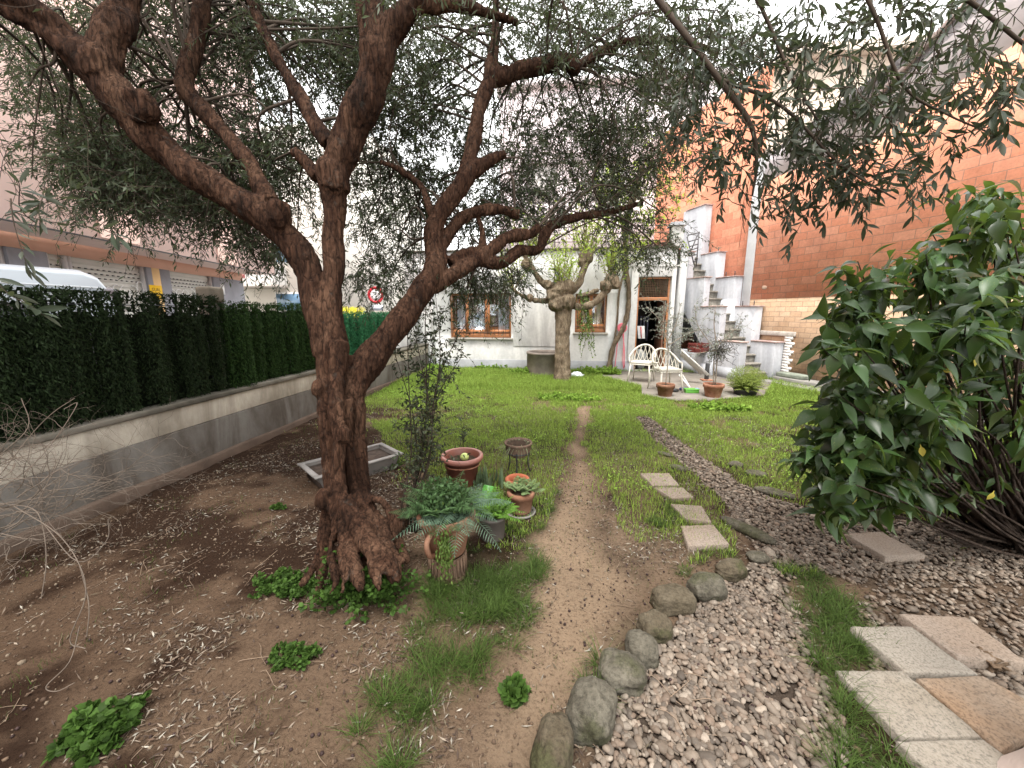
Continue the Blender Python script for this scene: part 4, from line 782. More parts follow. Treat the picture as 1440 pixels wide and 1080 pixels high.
for (x, y, hw, hh, lb) in ((287, 411, .16, .045, 'small pale rectangular sticker on the rightmost shutter'), (313, 407, .10, .16, 'small white notice on the grey corner pillar')):
    w_ = -1.085 if x < 300 else -.985; s0, z0 = onG(x, y, w_); b = MB(); b.box(s0-hw, s0+hw, w_-.003+.004, w_+.006, z0-hh, z0+hh, GF)
    tag(b.build('sticker', M_wpaint), lb, 'sticker')
# ============================================================ VAN
van = empty('parked_van', (-7.3, 2.7, 0), 'silver white van parked in the street behind the dark hedge screen', 'van')
M_van = mat('van_paint', (.30, .335, .37), .28, .03, 1, 0, spec=.6); M_vglass = mat('van_glass', (.03, .035, .04), .12, .1, 2, 0); M_rub = mat('rubber', (.02, .02, .02), .9, .2, 20, .2)
prof = [(-2.5, .35), (-2.55, .8), (-2.35, 1.15), (-1.75, 1.35), (-1.2, 2.05), (-.9, 2.20), (2.12, 2.23), (2.28, 2.17), (2.36, 2.04), (2.41, 1.75), (2.45, .9), (2.45, .35)]
def shell(prof, xs, name, m, bev=.05):
    b = MB(); n = len(prof); rows = []
    for x, k in xs:
        rows += [(-7.3+x*(1 if z < 1.2 else 1-.10*(z-1.2)/.9), 2.7+y*(1 if z < 1.9 else .985), .35+(z-.35)*k) for y, z in prof]
    m_ = len(xs); f = [(i*n+j, i*n+(j+1) % n, (i+1)*n+(j+1) % n, (i+1)*n+j) for i in range(m_-1) for j in range(n)]; b.add(rows, f)
    for base, fl in ((0, False), ((m_-1)*n, True)):
        c_ = len(rows); b.add([np.array(rows[base:base+n]).mean(0)], []); cc = b.n-1
        for j in range(n): b.t.append([base+j, base+(j+1) % n, cc] if fl else [base+(j+1) % n, base+j, cc])
    return b.build(name, m, van, True, bev, world=True, segs=3)
shell(prof, [(-.92, .97), (-.80, 1.0), (.80, 1.0), (.92, .97)], 'body', M_van)
b = MB(); b.box(-6.415, -6.40, 1.9, 4.2, 1.30, 1.78); b.box(-6.415, -6.40, .9, 1.75, 1.30, 1.78); b.build('side_window', M_vglass, van, world=True, bevel=.006)
b = MB(); b.box(-6.43, -6.40, .8, 4.9, 1.98, 2.005); b.build('roof_gutter', mat('gutter', (.42, .45, .48), .4, .05, 3, 0), van, world=True, bevel=.006)
b = MB(); b.add([( -7.95, 5.10, 1.25), (-6.62, 5.10, 1.25), (-6.66, 5.02, 1.92), (-7.92, 5.02, 1.92), (-7.95, 5.17, 1.25), (-6.62, 5.17, 1.25), (-6.66, 5.11, 1.92), (-7.92, 5.11, 1.92)], [(4, 5, 6, 7), (0, 3, 2, 1), (0, 1, 5, 4), (1, 2, 6, 5), (2, 3, 7, 6), (3, 0, 4, 7)]); b.build('rear_window', M_vglass, van, world=True)
b = MB(); b.box(-6.66, -6.46, 4.94, 5.14, .9, 2.0); b.build('lamp_cluster', mat('smoked_lamp', (.10, .09, .10), .25, .1, 4, 0), van, world=True, bevel=.03)
for yy in (1.0, 4.4):
    for xx in (-8.15, -6.42):
        b = MB(); pr_ = [(0, -.1), (.2, -.1), (.33, -.09), (.34, 0), (.33, .09), (.2, .1), (0, .1)]; b.lathe(pr_, 24); wv = b
        vv = np.vstack(b.v); vv = np.stack([vv[:, 2]+xx, vv[:, 0]+yy, vv[:, 1]+.33], 1); b.v = [vv]; wo = b.build('wheel', M_rub, van, True, world=True)
        h = MB(); h.lathe([(0, -.105), (.17, -.105), (.19, -.095), (.19, .095), (.17, .105), (0, .105)], 16); vv = np.vstack(h.v); h.v = [np.stack([vv[:, 2]+xx+7.3, vv[:, 0]+yy-2.7, vv[:, 1]+.33], 1)]; h.build('rim', mat('rim', (.4, .4, .42), .4, .1, 5, 0, metallic=.6), wo)
b = MB(); b.box(-8.2, -6.4, 5.13, 5.24, .4, .7); b.build('bumper', M_rub, van, world=True, bevel=.04)
# ============================================================ FAR STREET BUILDINGS + SIGN
M_cream = mat('cream_wall', (.70, .66, .60), .9, .06, 1, .1); M_white = mat('white_wall', (.76, .75, .73), .9, .05, 1, .1); M_fw = mat('far_window', (.25, .28, .31), .3, .2, 3, 0); M_redp = mat('red_pillar', (.50, .20, .15), .85, .1, 3, .1)
fb = empty('balcony_building', (-13, 19, 0), 'cream white building with a curved solid balcony beyond the pink garage building', 'building')
a0 = AY(318, 400, 19)[0]; a1 = AY(440, 400, 19)[0]
b = MB(); b.box(a0-3, a1+1.2, 19, 27, 0, 10.5); b.build('wall', M_cream, fb, world=True)
zb0 = AY(360, 400, 18.0)[2]; zb1 = AY(360, 377, 18.0)[2]; xl, xr = AY(312, 390, 18)[0], AY(384, 390, 18)[0]
b = MB(); pr_ = [(xl, 19), (xl, 17.9), (xr-.5, 17.9), (xr-.12, 18.1), (xr, 18.5), (xr, 19)]; b.prism(pr_, zb0, zb1+.1); b.build('balcony', M_white, fb, world=True, bevel=.03)
b = MB(); b.prism([(p_[0]-.0, p_[1]-.08 if p_[1] < 19 else p_[1]) for p_ in pr_], zb0-.15, zb0-.005); b.build('balcony_slab', mat('slab', (.50, .46, .42), .9, .1, 3, .1), fb, world=True)
wz = AY(364, 350, 18.8)
for (x, y, w_, h_) in ((364, 352, .35, .9), (398, 345, .5, .9), (418, 425, 1.2, .5)):
    c_ = AY(x, y, 18.94); b = MB(); b.box(c_[0]-w_, c_[0]+w_, 18.93, 18.99, c_[2]-h_, c_[2]+h_); fr = b.build('window', M_white, fb, world=True, bevel=.01); g = MB(); g.box(c_[0]-w_+.08, c_[0]+w_-.08, 18.90, 18.925, c_[2]-h_+.08, c_[2]+h_-.08); g.build('pane', mat('blueish_pane', (.09, .16, .24), .2, .2, 3, 0), fr, world=True)
c_ = AY(340, 385, 17.88); b = MB(); b.box(c_[0]-.14, c_[0]+.14, 17.87, 17.895, c_[2]-.2, c_[2]+.2); tag(b.build('house_plaque', mat('pink_plaque', (.72, .30, .30), .6, .2, 20, 0)), 'small pinkish red plaque on the balcony of the cream building', 'plaque')
fb2 = empty('street_house', (-11.5, 30, 0), 'pinkish house with red pillars and grey garage doors far down the street', 'building')
L0, L1 = AY(470, 400, 30)[0], AY(556, 400, 30)[0]
b = MB(); b.box(L0-6, L1-1.2, 30, 40, 0, 14.5); b.build('wall', M_cream, fb2, world=True)
z_l = AY(520, 392, 29.9)[2]
b = MB(); b.box(L0, L1-1.1, 29.82, 29.99, z_l, z_l+.18); b.build('ledge', mat('ledge_grey', (.42, .36, .34), .9, .1, 3, 0), fb2, world=True)
for x0_, x1_ in ((497, 502), (516, 526), (545, 550)):
    p0, p1 = AY(x0_, 420, 29.9)[0], AY(x1_, 420, 29.9)[0]; b = MB(); b.box(p0, p1, 29.86, 29.99, 0, z_l-.002); b.build('pillar', M_redp, fb2, world=True)
for x0_, x1_ in ((503, 515), (539, 545)):
    p0, p1 = AY(x0_, 420, 29.9)[0], AY(x1_, 420, 29.9)[0]; b = MB(); b.box(p0, p1, 29.9, 29.98, 0, AY(510, 421, 29.9)[2]); b.build('garage_door', mat('garage_grey', (.34, .36, .38), .6, .1, 3, 0), fb2, world=True)
for xx in (505, 513, 530, 540):
    for zz in (4.2, 7.4, 10.6):
        c_ = AY(xx, 400, 29.95)[0]; b = MB(); b.box(c_-.24, c_+.24, 29.9, 29.985, zz, zz+1.3); b.build('window', M_fw, fb2, world=True)
fb3 = empty('brown_building', (-9.5, 42, 0), 'narrow orange brown building at the far end of the street', 'building')
q0, q1 = AY(548, 400, 42)[0], AY(562, 400, 42)[0]
b = MB(); b.box(q0-1, q1+1.0, 42, 50, 0, 5.2); b.build('wall', mat('orange_brown', (.42, .26, .17), .9, .15, 1, .1), fb3, world=True)
b = MB(); b.box(q0-1.1, q1+1.1, 41.7, 50.2, 5.2, 5.5); b.build('roof', mat('brown_roof', (.20, .11, .07), .9, .2, 4, .1), fb3, world=True)
for xx in (0, 1.2):
    for zz in (1.6, 3.6): b = MB(); b.box(q0+xx, q0+xx+.6, 41.93, 41.99, zz, zz+1); b.build('window', M_fw, fb3, world=True)
# low white wall past the last hedge
lw = empty('low_white_wall', (-4.2, 10.2, 0), 'low white wall with a pale coping between the bright hedge screen and the house', 'wall')
b = MB(); b.box(-4.3, -4.082, 8.85, 11.09, -.1, 1.62); b.build('wall_body', M_house, lw, world=True); b = MB(); b.box(-4.36, -4.03, 8.80, 11.09, 1.622, 1.69); b.build('coping', M_stone_sill, lw, bevel=.01, world=True)
sg = AY(529, 414, 12.5); sg = AY(529, 415, 13.0); ts = empty('traffic_sign', (sg[0], 13, 0), 'round white traffic sign with a red ring on a grey pole behind the hedge', 'sign')
b = MB(); b.tube([(sg[0], 13, 0), (sg[0], 13, sg[2]+.1)], .03, 10); b.build('pole', mat('galvanised', (.42, .43, .45), .5, .1, 9, 0), ts, True, world=True)
def disc(r0, r1, z, name, m, th=.01):
    b = MB(); k = 32; vs = []
    for y_ in (-th, 0):
        for r_ in (r0, r1):
            for j in range(k): a = 2*math.pi*j/k; vs.append((sg[0]+r_*math.cos(a), 12.965-z+y_, sg[2]+r_*math.sin(a)))
    f = []
    for j in range(k):
        j2 = (j+1) % k
        f += [(j, j2, k+j2, k+j), (2*k+j, 3*k+j, 3*k+j2, 2*k+j2), (k+j, k+j2, 3*k+j2, 3*k+j), (j, 2*k+j, 2*k+j2, j2)]
    b.add(vs, f); return b.build(name, m, ts, world=True)
disc(.0005, .20, 0, 'white_face', mat('sign_white', (.85, .85, .85), .4, .02, 9, 0)); disc(.195, .29, .006, 'red_ring', mat('sign_red', (.62, .03, .05), .4, .05, 9, 0))
b = MB(); b.box(sg[0]-.24, sg[0]+.24, 12.95, 12.965, sg[2]-.52, sg[2]-.33); b.build('sub_plate', mat('sign_plate', (.62, .66, .74), .4, .03, 9, 0), ts, world=True)
# ============================================================ POLLARDED MULBERRY
mt = empty('pollarded_tree', (.20, 9.47, 0), 'pale pollarded tree with a thick straight trunk and knobbly fists before the white house', 'tree')
M_mbark = barkmat('mulberry_bark', (.10, .075, .05), (.20, .155, .105), (.32, .26, .18), 1.2, .4)
mb = MB()
def MP(rows, k=10):
    r = smooth_path(rows, 4); pts = np.array([P(a, b_, t) for a, b_, t, w_ in r]); mb.tube(pts, r[:, 3]*.82*r[:, 2]/FPX/2, k)
MP([(791, 545, 9.5, 34), (791, 515, 9.5, 28), (791, 480, 9.5, 26), (792, 450, 9.5, 28), (792, 425, 9.5, 32), (790, 410, 9.5, 30)])
MP([(785, 420, 9.5, 14), (762, 423, 9.5, 9), (744, 420, 9.4, 8), (728, 412, 9.3, 6), (716, 402, 9.2, 4)])
MP([(785, 412, 9.5, 14), (768, 402, 9.4, 10), (755, 388, 9.3, 10), (745, 372, 9.2, 8), (738, 358, 9.1, 6)])
MP([(798, 412, 9.5, 16), (812, 402, 9.5, 13), (819, 385, 9.5, 12), (824, 368, 9.5, 13), (826, 360, 9.5, 10)])
MP([(798, 428, 9.5, 14), (820, 432, 9.4, 12), (838, 424, 9.3, 12), (851, 410, 9.3, 13), (859, 398, 9.3, 14)])
MP([(812, 418, 9.45, 8), (830, 412, 9.4, 8), (842, 408, 9.4, 7)], 8)
o = mb.build('trunk', M_mbark, mt, world=True)
bm = bmesh.new(); bm.from_mesh(o.data)
for (x, y, t, s) in ((788, 408, 9.45, 15), (778, 415, 9.4, 11), (800, 404, 9.4, 10), (824, 362, 9.5, 10), (818, 368, 9.45, 6), (859, 396, 9.3, 11), (851, 402, 9.25, 8), (866, 400, 9.3, 7), (740, 372, 9.2, 8), (745, 420, 9.3, 6), (797, 425, 9.35, 12), (770, 400, 9.35, 7), (784, 428, 9.4, 12)):
    v, f = blob_mesh(1, 1, 1, x, 2, .35, 2.2, 2.2); v = v*s*t/FPX+P(x, y, t)-np.array(mt.location); vs = [bm.verts.new(p_) for p_ in v]; [bm.faces.new([vs[i] for i in q_]) for q_ in f]
bm.to_mesh(o.data); bm.free()
remesh_apply(o, .016, lambda c_: .018*mnoise.noise(Vector((c_.x*14, c_.y*14, c_.z*5)))+.02*mnoise.noise(c_*7), 1)
heads = [(788, 402, 9.4, 26), (824, 358, 9.5, 40), (860, 392, 9.3, 38), (742, 366, 9.2, 30), (722, 405, 9.25, 16), (800, 398, 9.4, 16)]
S_ = []; D_ = []; LN = []
for x, y, t, n in heads:
    for _ in range(n): S_.append(P(x+RG.normal()*5, y+RG.normal()*4, t+RG.normal()*.05)); D_.append(unit(np.array([RG.normal()*.35, RG.normal()*.35, 1.0]))); LN.append(RG.uniform(.5, 1.7))
tp = twig_paths(np.array(S_), np.array(D_), np.array(LN), RG.uniform(-.05, .2, len(S_)), 8, .05)
v, f, r_ = thin_tubes(tp, np.linspace(.009, .003, 8)[None]*np.ones((len(S_), 1)), 4); arr_obj('shoots', v, f, mat('shoot_bark', (.20, .17, .10), .8, .3, 8, 0), mt, True, {'rnd': r_}, world=True)
M_mleaf = leafmat('fresh_leaf', (.17, .25, .045), rough=.5, trans=.45, var=.4, tc=(.50, .66, .10))
leaf_obj('leaves', [leaves_on(tp, 20, .075, .030, .8, (0, 1, .7, 0), .1, .2, t0=.2)], M_mleaf, mt, True)
# bright green climber crown above the terrace
cr = empty('bright_climber', (1.9, 10.6, 0), 'bright yellow green leafy climber with pale stems spreading above the door', 'climber')
n = 110; cs_ = np.array([P(RG.normal(885, 32), RG.normal(285, 42), RG.uniform(9.4, 10.4)) for _ in range(n)]); tp = twig_paths(cs_, unit(RG.normal(size=(n, 3))+np.array([0, 0, .5])), RG.uniform(.4, .9, n), RG.uniform(.1, .6, n), 7, .1)
v, f, r_ = thin_tubes(tp, np.full((n, 7), .005)); arr_obj('tendrils', v, f, M_twig, cr, False, {'rnd': r_}, world=True)
leaf_obj('leaves', [leaves_on(tp, 26, .085, .035, .9, (0, 1, .7, 0), .1, .2, t0=0)], M_mleaf, cr, True)
b = MB()
for rows in ([(856, 522, 10.95, 9), (862, 488, 11.0, 7), (876, 462, 11.0, 7), (883, 435, 11.0, 7), (884, 405, 11.0, 6), (880, 370, 11.0, 6), (879, 335, 10.9, 7), (884, 300, 10.6, 8), (896, 255, 10.2, 9), (905, 230, 10.0, 5)], [(880, 345, 10.9, 5), (872, 300, 10.6, 4), (862, 262, 10.3, 3)], [(881, 372, 11.05, 3), (871, 410, 11.05, 3), (868, 450, 11.0, 3), (864, 480, 11.0, 3)]):
    r = smooth_path(rows, 5); b.tube(np.array([AY(a, b_, min(t, 11.02)) for a, b_, t, w_ in r]), r[:, 3]*10.5/FPX/2*(1+.15*np.sin(np.arange(len(r))*2.1)), 7)
b.build('stem', M_mbark, cr, True, world=True)
# ivy on the mulberry trunk
iv = empty('ivy', (.42, 9.4, 0), 'ivy trailing down the right side of the pollarded trunk', 'ivy')
n = 26; st = np.array([P(RG.normal(822, 5), RG.uniform(405, 470), 9.35) for _ in range(n)]); tp = twig_paths(st, np.array([[.1, 0, -1]])+RG.normal(size=(n, 3))*.15, RG.uniform(.3, .9, n), RG.uniform(0, .3, n), 7, .08)
v, f, r_ = thin_tubes(tp, np.full((n, 7), .003)); arr_obj('stems', v, f, M_twig, iv, False, {'rnd': r_}, world=True)
leaf_obj('leaves', [leaves_on(tp, 22, .05, .034, .9, (0, 1, .7, 0), .1, .2, t0=0)], leafmat('ivy_leaf', (.09, .14, .035), trans=.25, tc=(.25, .35, .08)), iv, True)
# concrete planter ring (well)
c_ = G(766, 529); cw = empty('concrete_ring', (c_[0], c_[1]+.35, 0), 'round grey concrete ring planter behind the pollarded trunk', 'planter')
b = MB(); b.lathe([(.50, -.1), (.50, .56), (.515, .565), (.515, .62), (.44, .62), (.43, .56), (.43, .3)], 40); b.build('ring', mat('ring_concrete', (.22, .19, .165), .95, .3, 4, .5, 30), cw, True)
b = MB(); b.lathe([(.435, .50), (.2, .52), (0.001, .52)], 32); b.build('soil', M_soil, cw, True)
# plastic bag
c_ = G(811, 531); v, f = blob_mesh(.17, .12, .09, 5, 3, .55, 2, 2.4); tag(arr_obj('plastic_bag', v+np.array([c_[0], c_[1], .06]), f, mat('bag_plastic', (.66, .70, .78), .35, .1, 9, .3), smooth=False), 'crumpled whitish blue plastic bag on the grass right of the pollarded trunk', 'bag')
# hose on its wall reel
hr = empty('garden_hose', (2.02, HY-.12, 1.0), 'coiled pink red garden hose hanging on the white wall beside the vine stem', 'hose')
M_hose = mat('hose_red', (.62, .16, .20), .5, .15, 9, 0); b = MB(); rc = AY(875, 461, HY-.1)
for k in range(5):
    a = np.linspace(0, 2*math.pi, 22); r0 = .055+.018*k; b.tube(np.stack([rc[0]+r0*np.cos(a), np.full(22, HY-.10-.012*(k % 2)), rc[2]+r0*np.sin(a)], 1), .012, 6, False)
b.build('coil', M_hose, hr, True, world=True)
for q_ in ([(871, 463), (868, 485), (866, 505), (864, 522)], [(877, 465), (877, 485), (876, 505), (877, 519)], [(875, 465), (878, 490), (878, 517)]):
    b = MB(); b.tube(smooth_path(np.array([AY(a, c2, HY-.10) for a, c2 in q_]), 4), .013, 6); b.build('hanging_loop', M_hose, hr, True, world=True)
b = MB(); b.tube([(rc[0], HY-.10, rc[2]), (rc[0], HY-.001, rc[2])], .03, 8); b.build('bracket', M_dark, hr, world=True)
# ---- things inside the doorway
cl = empty('hanging_clothes', (2.42, HY+.5, 1.1), 'dark and white striped clothes hanging inside the doorway', 'clothes')
b = MB()
for i, x in enumerate(np.linspace(2.28, 2.58, 4)):
    b.box(x-.012, x+.012, HY+.35+.02*i, HY+.62, .95-.1*(i % 2), 1.55)
b.build('garment', mat('dark_cloth', (.05, .05, .07), .9, .3, 5, .1), cl, world=True); b = MB(); b.box(2.30, 2.50, HY+.30, HY+.33, .92, 1.28, lambda v_: v_+np.stack([v_[:, 2]*-.1+.1, v_[:, 0]*0, v_[:, 0]*0], 1)); b.build('white_shirt', mat('white_cloth', (.6, .6, .6), .9, .2, 5, .3), cl, bevel=.01, world=True)
b = MB(); b.box(2.38, 2.405, HY+.285, HY+.298, .94, 1.26, lambda v_: v_+np.stack([v_[:, 2]*-.1+.1, v_[:, 0]*0, v_[:, 0]*0], 1)); b.build('red_trim', mat('red_trim', (.5, .05, .05), .8, .2, 5, 0), cl, world=True)
t = empty('storage_bag', (2.45, HY+.45, .05), 'grey bag standing on the floor just inside the doorway', 'bag'); v, f = blob_mesh(.16, .13, .28, 8, 3, .3); arr_obj('bag_body', v+np.array([0, 0, .27]), f, mat('grey_bag', (.28, .29, .28), .8, .4, 9, .3), t, True)
b = MB(); b.tube(np.array([(-.07, 0, .5), (-.06, 0, .62), (.06, 0, .62), (.07, 0, .5)]), .012, 6); b.build('handle', M_dark, t, True)
# ============================================================ POTS
def pot(name, x, y, rtop, h, label, m, rb=.68, rim=.05, wob=.0, soil=.88, lip=.012, tilt=None, z=None, group=None, k=36):
    t = empty(name, (x, y, gz(x, y)-.005 if z is None else z), label, 'flower pot', group)
    b = MB(); rt = rtop-lip
    prof = [(.001, 0), (rtop*rb, 0), (rtop*rb+.004, .01), (rt*.985, h-rim), (rtop, h-rim+.003), (rtop, h-.006), (rtop-.006, h), (rtop-.020, h), (rtop-.026, h-.008), (rt-.03, h-rim-.01), (rt*.7, h*.35)]
    b.lathe(prof, k, wob=wob); b.build('pot', m, t, True)
    if soil:
        s_ = MB(); rs = (rt-.024)*(.85+.15*soil); s_.lathe([(rs, h*soil), (rs*.6, h*soil+.012), (.001, h*soil+.01)], 24); s_.build('soil', M_soil, t, True)
    if tilt: t.rotation_euler = tilt
    return t
# big brown pot with a fruit
x, y = G(645, 690)[:2]; y += .16
big = pot('flower_pot', x, y, .215, .335, 'largest smooth brown plastic pot, nearly empty with a wide pink rim', mat('brown_plastic', (.15, .050, .033), .5, .12, 5, .06), rb=.66, rim=.055, soil=.80, lip=.02)
tag(big, cat='flower pot'); b = MB(); b.lathe([(.216, .285), (.228, .292), (.232, .315), (.226, .335), (.205, .339), (.195, .33)], 40); b.build('rim', mat('pinkish_rim', (.26, .11, .085), .5, .12, 6, .06), big, True)
b = MB(); b.lathe([(.196, .23), (.199, .237), (.196, .244)], 36); b.build('band', M_terra, big, True); big.scale = (.89,)*3
v, f = blob_mesh(.042, .042, .038, 2, 3, .03, 2); f1 = arr_obj('green_fruit', v+np.array([x+.03, y-.02, gz(x, y)+.278]), f, mat('lime_skin', (.42, .50, .16), .5, .15, 12, .1), smooth=True); tag(f1, 'pale green round fruit lying in the largest brown pot', 'fruit')
# fern pot (terracotta urn on fluted foot)
x, y = G(622, 832)[:2]; y += .13
fp = empty('potted_fern', (x, y, gz(x, y)-.01), 'old terracotta pot on a fluted foot filled with feathery ferns, nearest the camera', 'potted plant')
b = MB(); b.lathe([(.001, 0), (.098, 0), (.104, .012), (.098, .03), (.090, .05), (.092, .135)], 40); b.build('foot', mat('fluted_clay', (.13, .085, .058), .95, .3, 9, .9, 14, stretch=(6, 6, .5)), fp, True)
ft = MB()
for k in range(26): a = 2*math.pi*k/26; ft.tube([(.097*math.cos(a), .097*math.sin(a), .03), (.094*math.cos(a), .094*math.sin(a), .13)], .006, 5)
ft.build('fluting', mat('fluting_clay', (.13, .085, .058), .95, .3, 9, .5), fp, True)
b = MB(); b.lathe([(.085, .137), (.094, .145), (.125, .30), (.128, .315), (.148, .322), (.150, .35), (.143, .362), (.128, .36), (.122, .34), (.10, .25)], 40, wob=.008); b.build('pot', M_terra2, fp, True)
b = MB(); a0_ = math.atan2(-y, -x)-.62
b.tube(smooth_path(np.array([(.128*math.cos(a0_), .128*math.sin(a0_), .30), (.165*math.cos(a0_), .165*math.sin(a0_), .27), (.15*math.cos(a0_), .15*math.sin(a0_), .20), (.105*math.cos(a0_), .105*math.sin(a0_), .17)]), 5), .013, 8); b.build('handle', M_terra2, fp, True)
b = MB(); b.lathe([(.122, .335), (.06, .35), (.001, .35)], 24); b.build('soil', M_soil, fp, True)
def fern(parent, cx, cy, cz, n, ln, m, name='fronds', droop=.55, seed=0, up_=.6, lw=.0042, pin=22, pl_=.055, spread=1.):
    rg = np.random.default_rng(seed); a = rg.uniform(0, 2*math.pi, n); d = np.stack([np.cos(a)*spread, np.sin(a)*spread, rg.uniform(.2, 1.1, n)*up_/.6], 1)
    st = np.array([cx, cy, cz])+np.stack([np.cos(a), np.sin(a), 0*a], 1)*rg.uniform(0, .06, n)[:, None]
    tp = twig_paths(st, d, rg.uniform(.7, 1.1, n)*ln, rg.uniform(.5, 1.3, n)*droop, 9, .03); tpp, tg = along(tp, np.clip((np.arange(pin)[None]+.5)/pin*np.ones((n, 1)), 0, 1))
    s = unit(np.cross(tg, np.array([0, 0, 1.]))); parts = []
    for sg_ in (1, -1):
        d2 = s*sg_+tg*.45+np.array([0, 0, -.12]); k = np.sin(np.linspace(.25, math.pi*.97, pin))[None]*np.ones((n, 1))
        parts.append(leaf_arrays(tpp.reshape(-1, 3), d2.reshape(-1, 3), np.tile([0, 0, 1.], (n*pin, 1))+rg.normal(size=(n*pin, 3))*.2, (k*pl_).ravel(), np.full(n*pin, lw), (0, 1, .8, 0), .1, .2))
    v, f, r_ = thin_tubes(tp, np.full((n, 9), .0015)); parts.append((v, f, r_)); return leaf_obj(name, parts, m, parent, False)
M_fern = leafmat('fern_green', (.038, .072, .027), trans=.2, var=.5, tc=(.11, .18, .055)); M_fern2 = leafmat('fern_bluish', (.065, .105, .07), trans=.15, var=.3); 
fp.scale = (1.2,)*3; px_, py_, pz_ = fp.location
fern(fp, px_-.02, py_, pz_+.35, 44, .25, M_fern, seed=1, droop=.35, up_=.7); fern(fp, px_+.07, py_+.02, pz_+.36, 26, .31, M_fern2, seed=2, droop=.55, up_=.55, pl_=.06, lw=.0045, pin=20)
n = 900; u = unit(RG.normal(size=(n, 3)))*RG.random((n, 1))**.4*np.array([.14, .12, .09])+np.array([px_-.01, py_, pz_+.44]); leaf_obj('undergrowth', [leaf_arrays(u, RG.normal(size=(n, 3))+np.array([0, 0, .6]), RG.normal(size=(n, 3)), np.full(n, .028), np.full(n, .014), (0, 1, 0), .1, .2)], M_fern, fp, False)
n = 400; u = RG.normal(size=(n, 3))*np.array([.022, .01, .07])+np.array([px_+.03, py_-.145, pz_+.25]); leaf_obj('hanging_moss', [leaf_arrays(u, RG.normal(size=(n, 3))*.4+np.array([0, -.1, -1]), np.tile([0, -1., .3], (n, 1)), np.full(n, .022), np.full(n, .008), (0, 1, 0), .1, .2)], leafmat('moss_green', (.07, .11, .025), trans=.1), fp, False)
# grey pot with bright plant
x, y = G(690, 768)[:2]; y += .09
gp = pot('potted_herb', x, y, .088, .155, 'grey plastic pot of bright feathery green herb right of the fern pot', mat('grey_brown_plastic', (.095, .08, .07), .55, .15, 6, .08), rb=.80, rim=.02, lip=.006); tag(gp, cat='potted plant'); gp.scale = (1.18,)*3
M_herb = leafmat('herb_bright', (.075, .155, .022), trans=.3, var=.4, tc=(.20, .36, .05))
fern(gp, x-.01, y+.01, gz(x, y)+.14, 80, .21, M_herb, seed=5, droop=.35, up_=1.5, lw=.009, pin=13, pl_=.026)
# green pot lying upside down
x, y = G(683, 722)[:2]; t = empty('green_pot', (x, y+.10, gz(x, y)+.04), 'bright lime green plastic pot tipped over behind the herb', 'flower pot'); t.rotation_euler = (R(150), R(8), 0)
b = MB(); b.lathe([(.001, -.10), (.052, -.10), (.056, -.095), (.066, .03), (.074, .035), (.075, .055), (.069, .058), (.060, .03), (.05, -.08)], 32); b.build('pot', mat('lime_plastic', (.045, .19, .025), .4, .06, 5, 0), t, True)
t.location.z = gz(x, y)+.085
# terracotta pots on the right
x, y = G(731, 727)[:2]; y += .07
tp1 = pot('potted_succulent', x, y, .088, .135, 'terracotta pot with a leafy succulent standing on a grey saucer', M_terra2, rb=.72, rim=.035, lip=.008); tag(tp1, cat='potted plant'); tp1.location.z += .02; tp1.scale = (1.32,)*3
b = MB(); b.lathe([(.001, -.02), (.085, -.02), (.097, .0), (.09, .004), (.08, -.008), (.001, -.01)], 28); b.build('saucer', mat('saucer_grey', (.16, .15, .14), .8, .2, 7, .2), tp1, True)
fern(tp1, x, y+.01, gz(x, y)+.15, 26, .10, leafmat('succulent', (.12, .17, .07), trans=.2), seed=7, droop=.2, up_=1.0, lw=.014, pin=9, pl_=.035)
x, y = G(726, 700)[:2]; y += .10
pot('flower_pot', x, y, .088, .12, 'empty bright terracotta pot behind the succulent pot', mat('terra_bright', (.27, .085, .045), .8, .15, 7, .2), rb=.7, rim=.03, soil=.6, lip=.007).scale = (1.3,)*3
x, y = G(687, 563+160)[:2]
x, y = G(612, 738)[:2]; t3 = pot('flower_pot', x, y+.08, .055, .10, 'small terracotta pot half hidden behind the fern fronds', M_terra, rb=.7, rim=.02, soil=.85, lip=.005)
n = 40; tp = twig_paths(np.tile([x, y+.08, .1], (n, 1)), RG.normal(size=(n, 3))*.5+np.array([0, 0, 1]), RG.uniform(.06, .14, n), RG.uniform(0, .4, n), 5); v, f, r_ = thin_tubes(tp, np.full((n, 5), .0015)); arr_obj('dry_stalks', v, f, M_twig, t3, False, {'rnd': r_}, world=True)
# bowl on iron stand
x, y = G(728, 668)[:2]; y += .05; zb = gz(x, y)
st_ = empty('plant_stand', (x, y, zb), 'black iron three-legged stand carrying a clay bowl', 'plant stand'); st_.scale = (1.15,)*3
for k in range(3):
    a = 2*math.pi*k/3+.5; b = MB(); b.tube(smooth_path(np.array([(.105*math.cos(a), .105*math.sin(a), .26), (.11*math.cos(a), .11*math.sin(a), .2), (.095*math.cos(a), .095*math.sin(a), .10), (.12*math.cos(a), .12*math.sin(a), 0)]), 4), .007, 6); b.build('leg', M_dark, st_, True)
b = MB(); a = np.linspace(0, 2*math.pi, 28); b.tube(np.stack([.105*np.cos(a), .105*np.sin(a), np.full(28, .215)], 1), .006, 6, False); b.build('ring', M_dark, st_, True)
bw = empty('potted_chlorophytum', (x, y, zb+.196), 'weathered clay bowl with trailing dry strap leaves on the iron stand', 'potted plant'); bw.name = 'planted_bowl'; bw.scale = (1.15,)*3
b = MB(); b.lathe([(.001, 0), (.06, 0), (.095, .025), (.115, .07), (.112, .105), (.120, .112), (.128, .128), (.120, .138), (.108, .13), (.10, .10), (.07, .04)], 36, wob=.006); b.build('pot', mat('dark_clay', (.14, .095, .07), .95, .35, 7, .7, 40), bw, True)
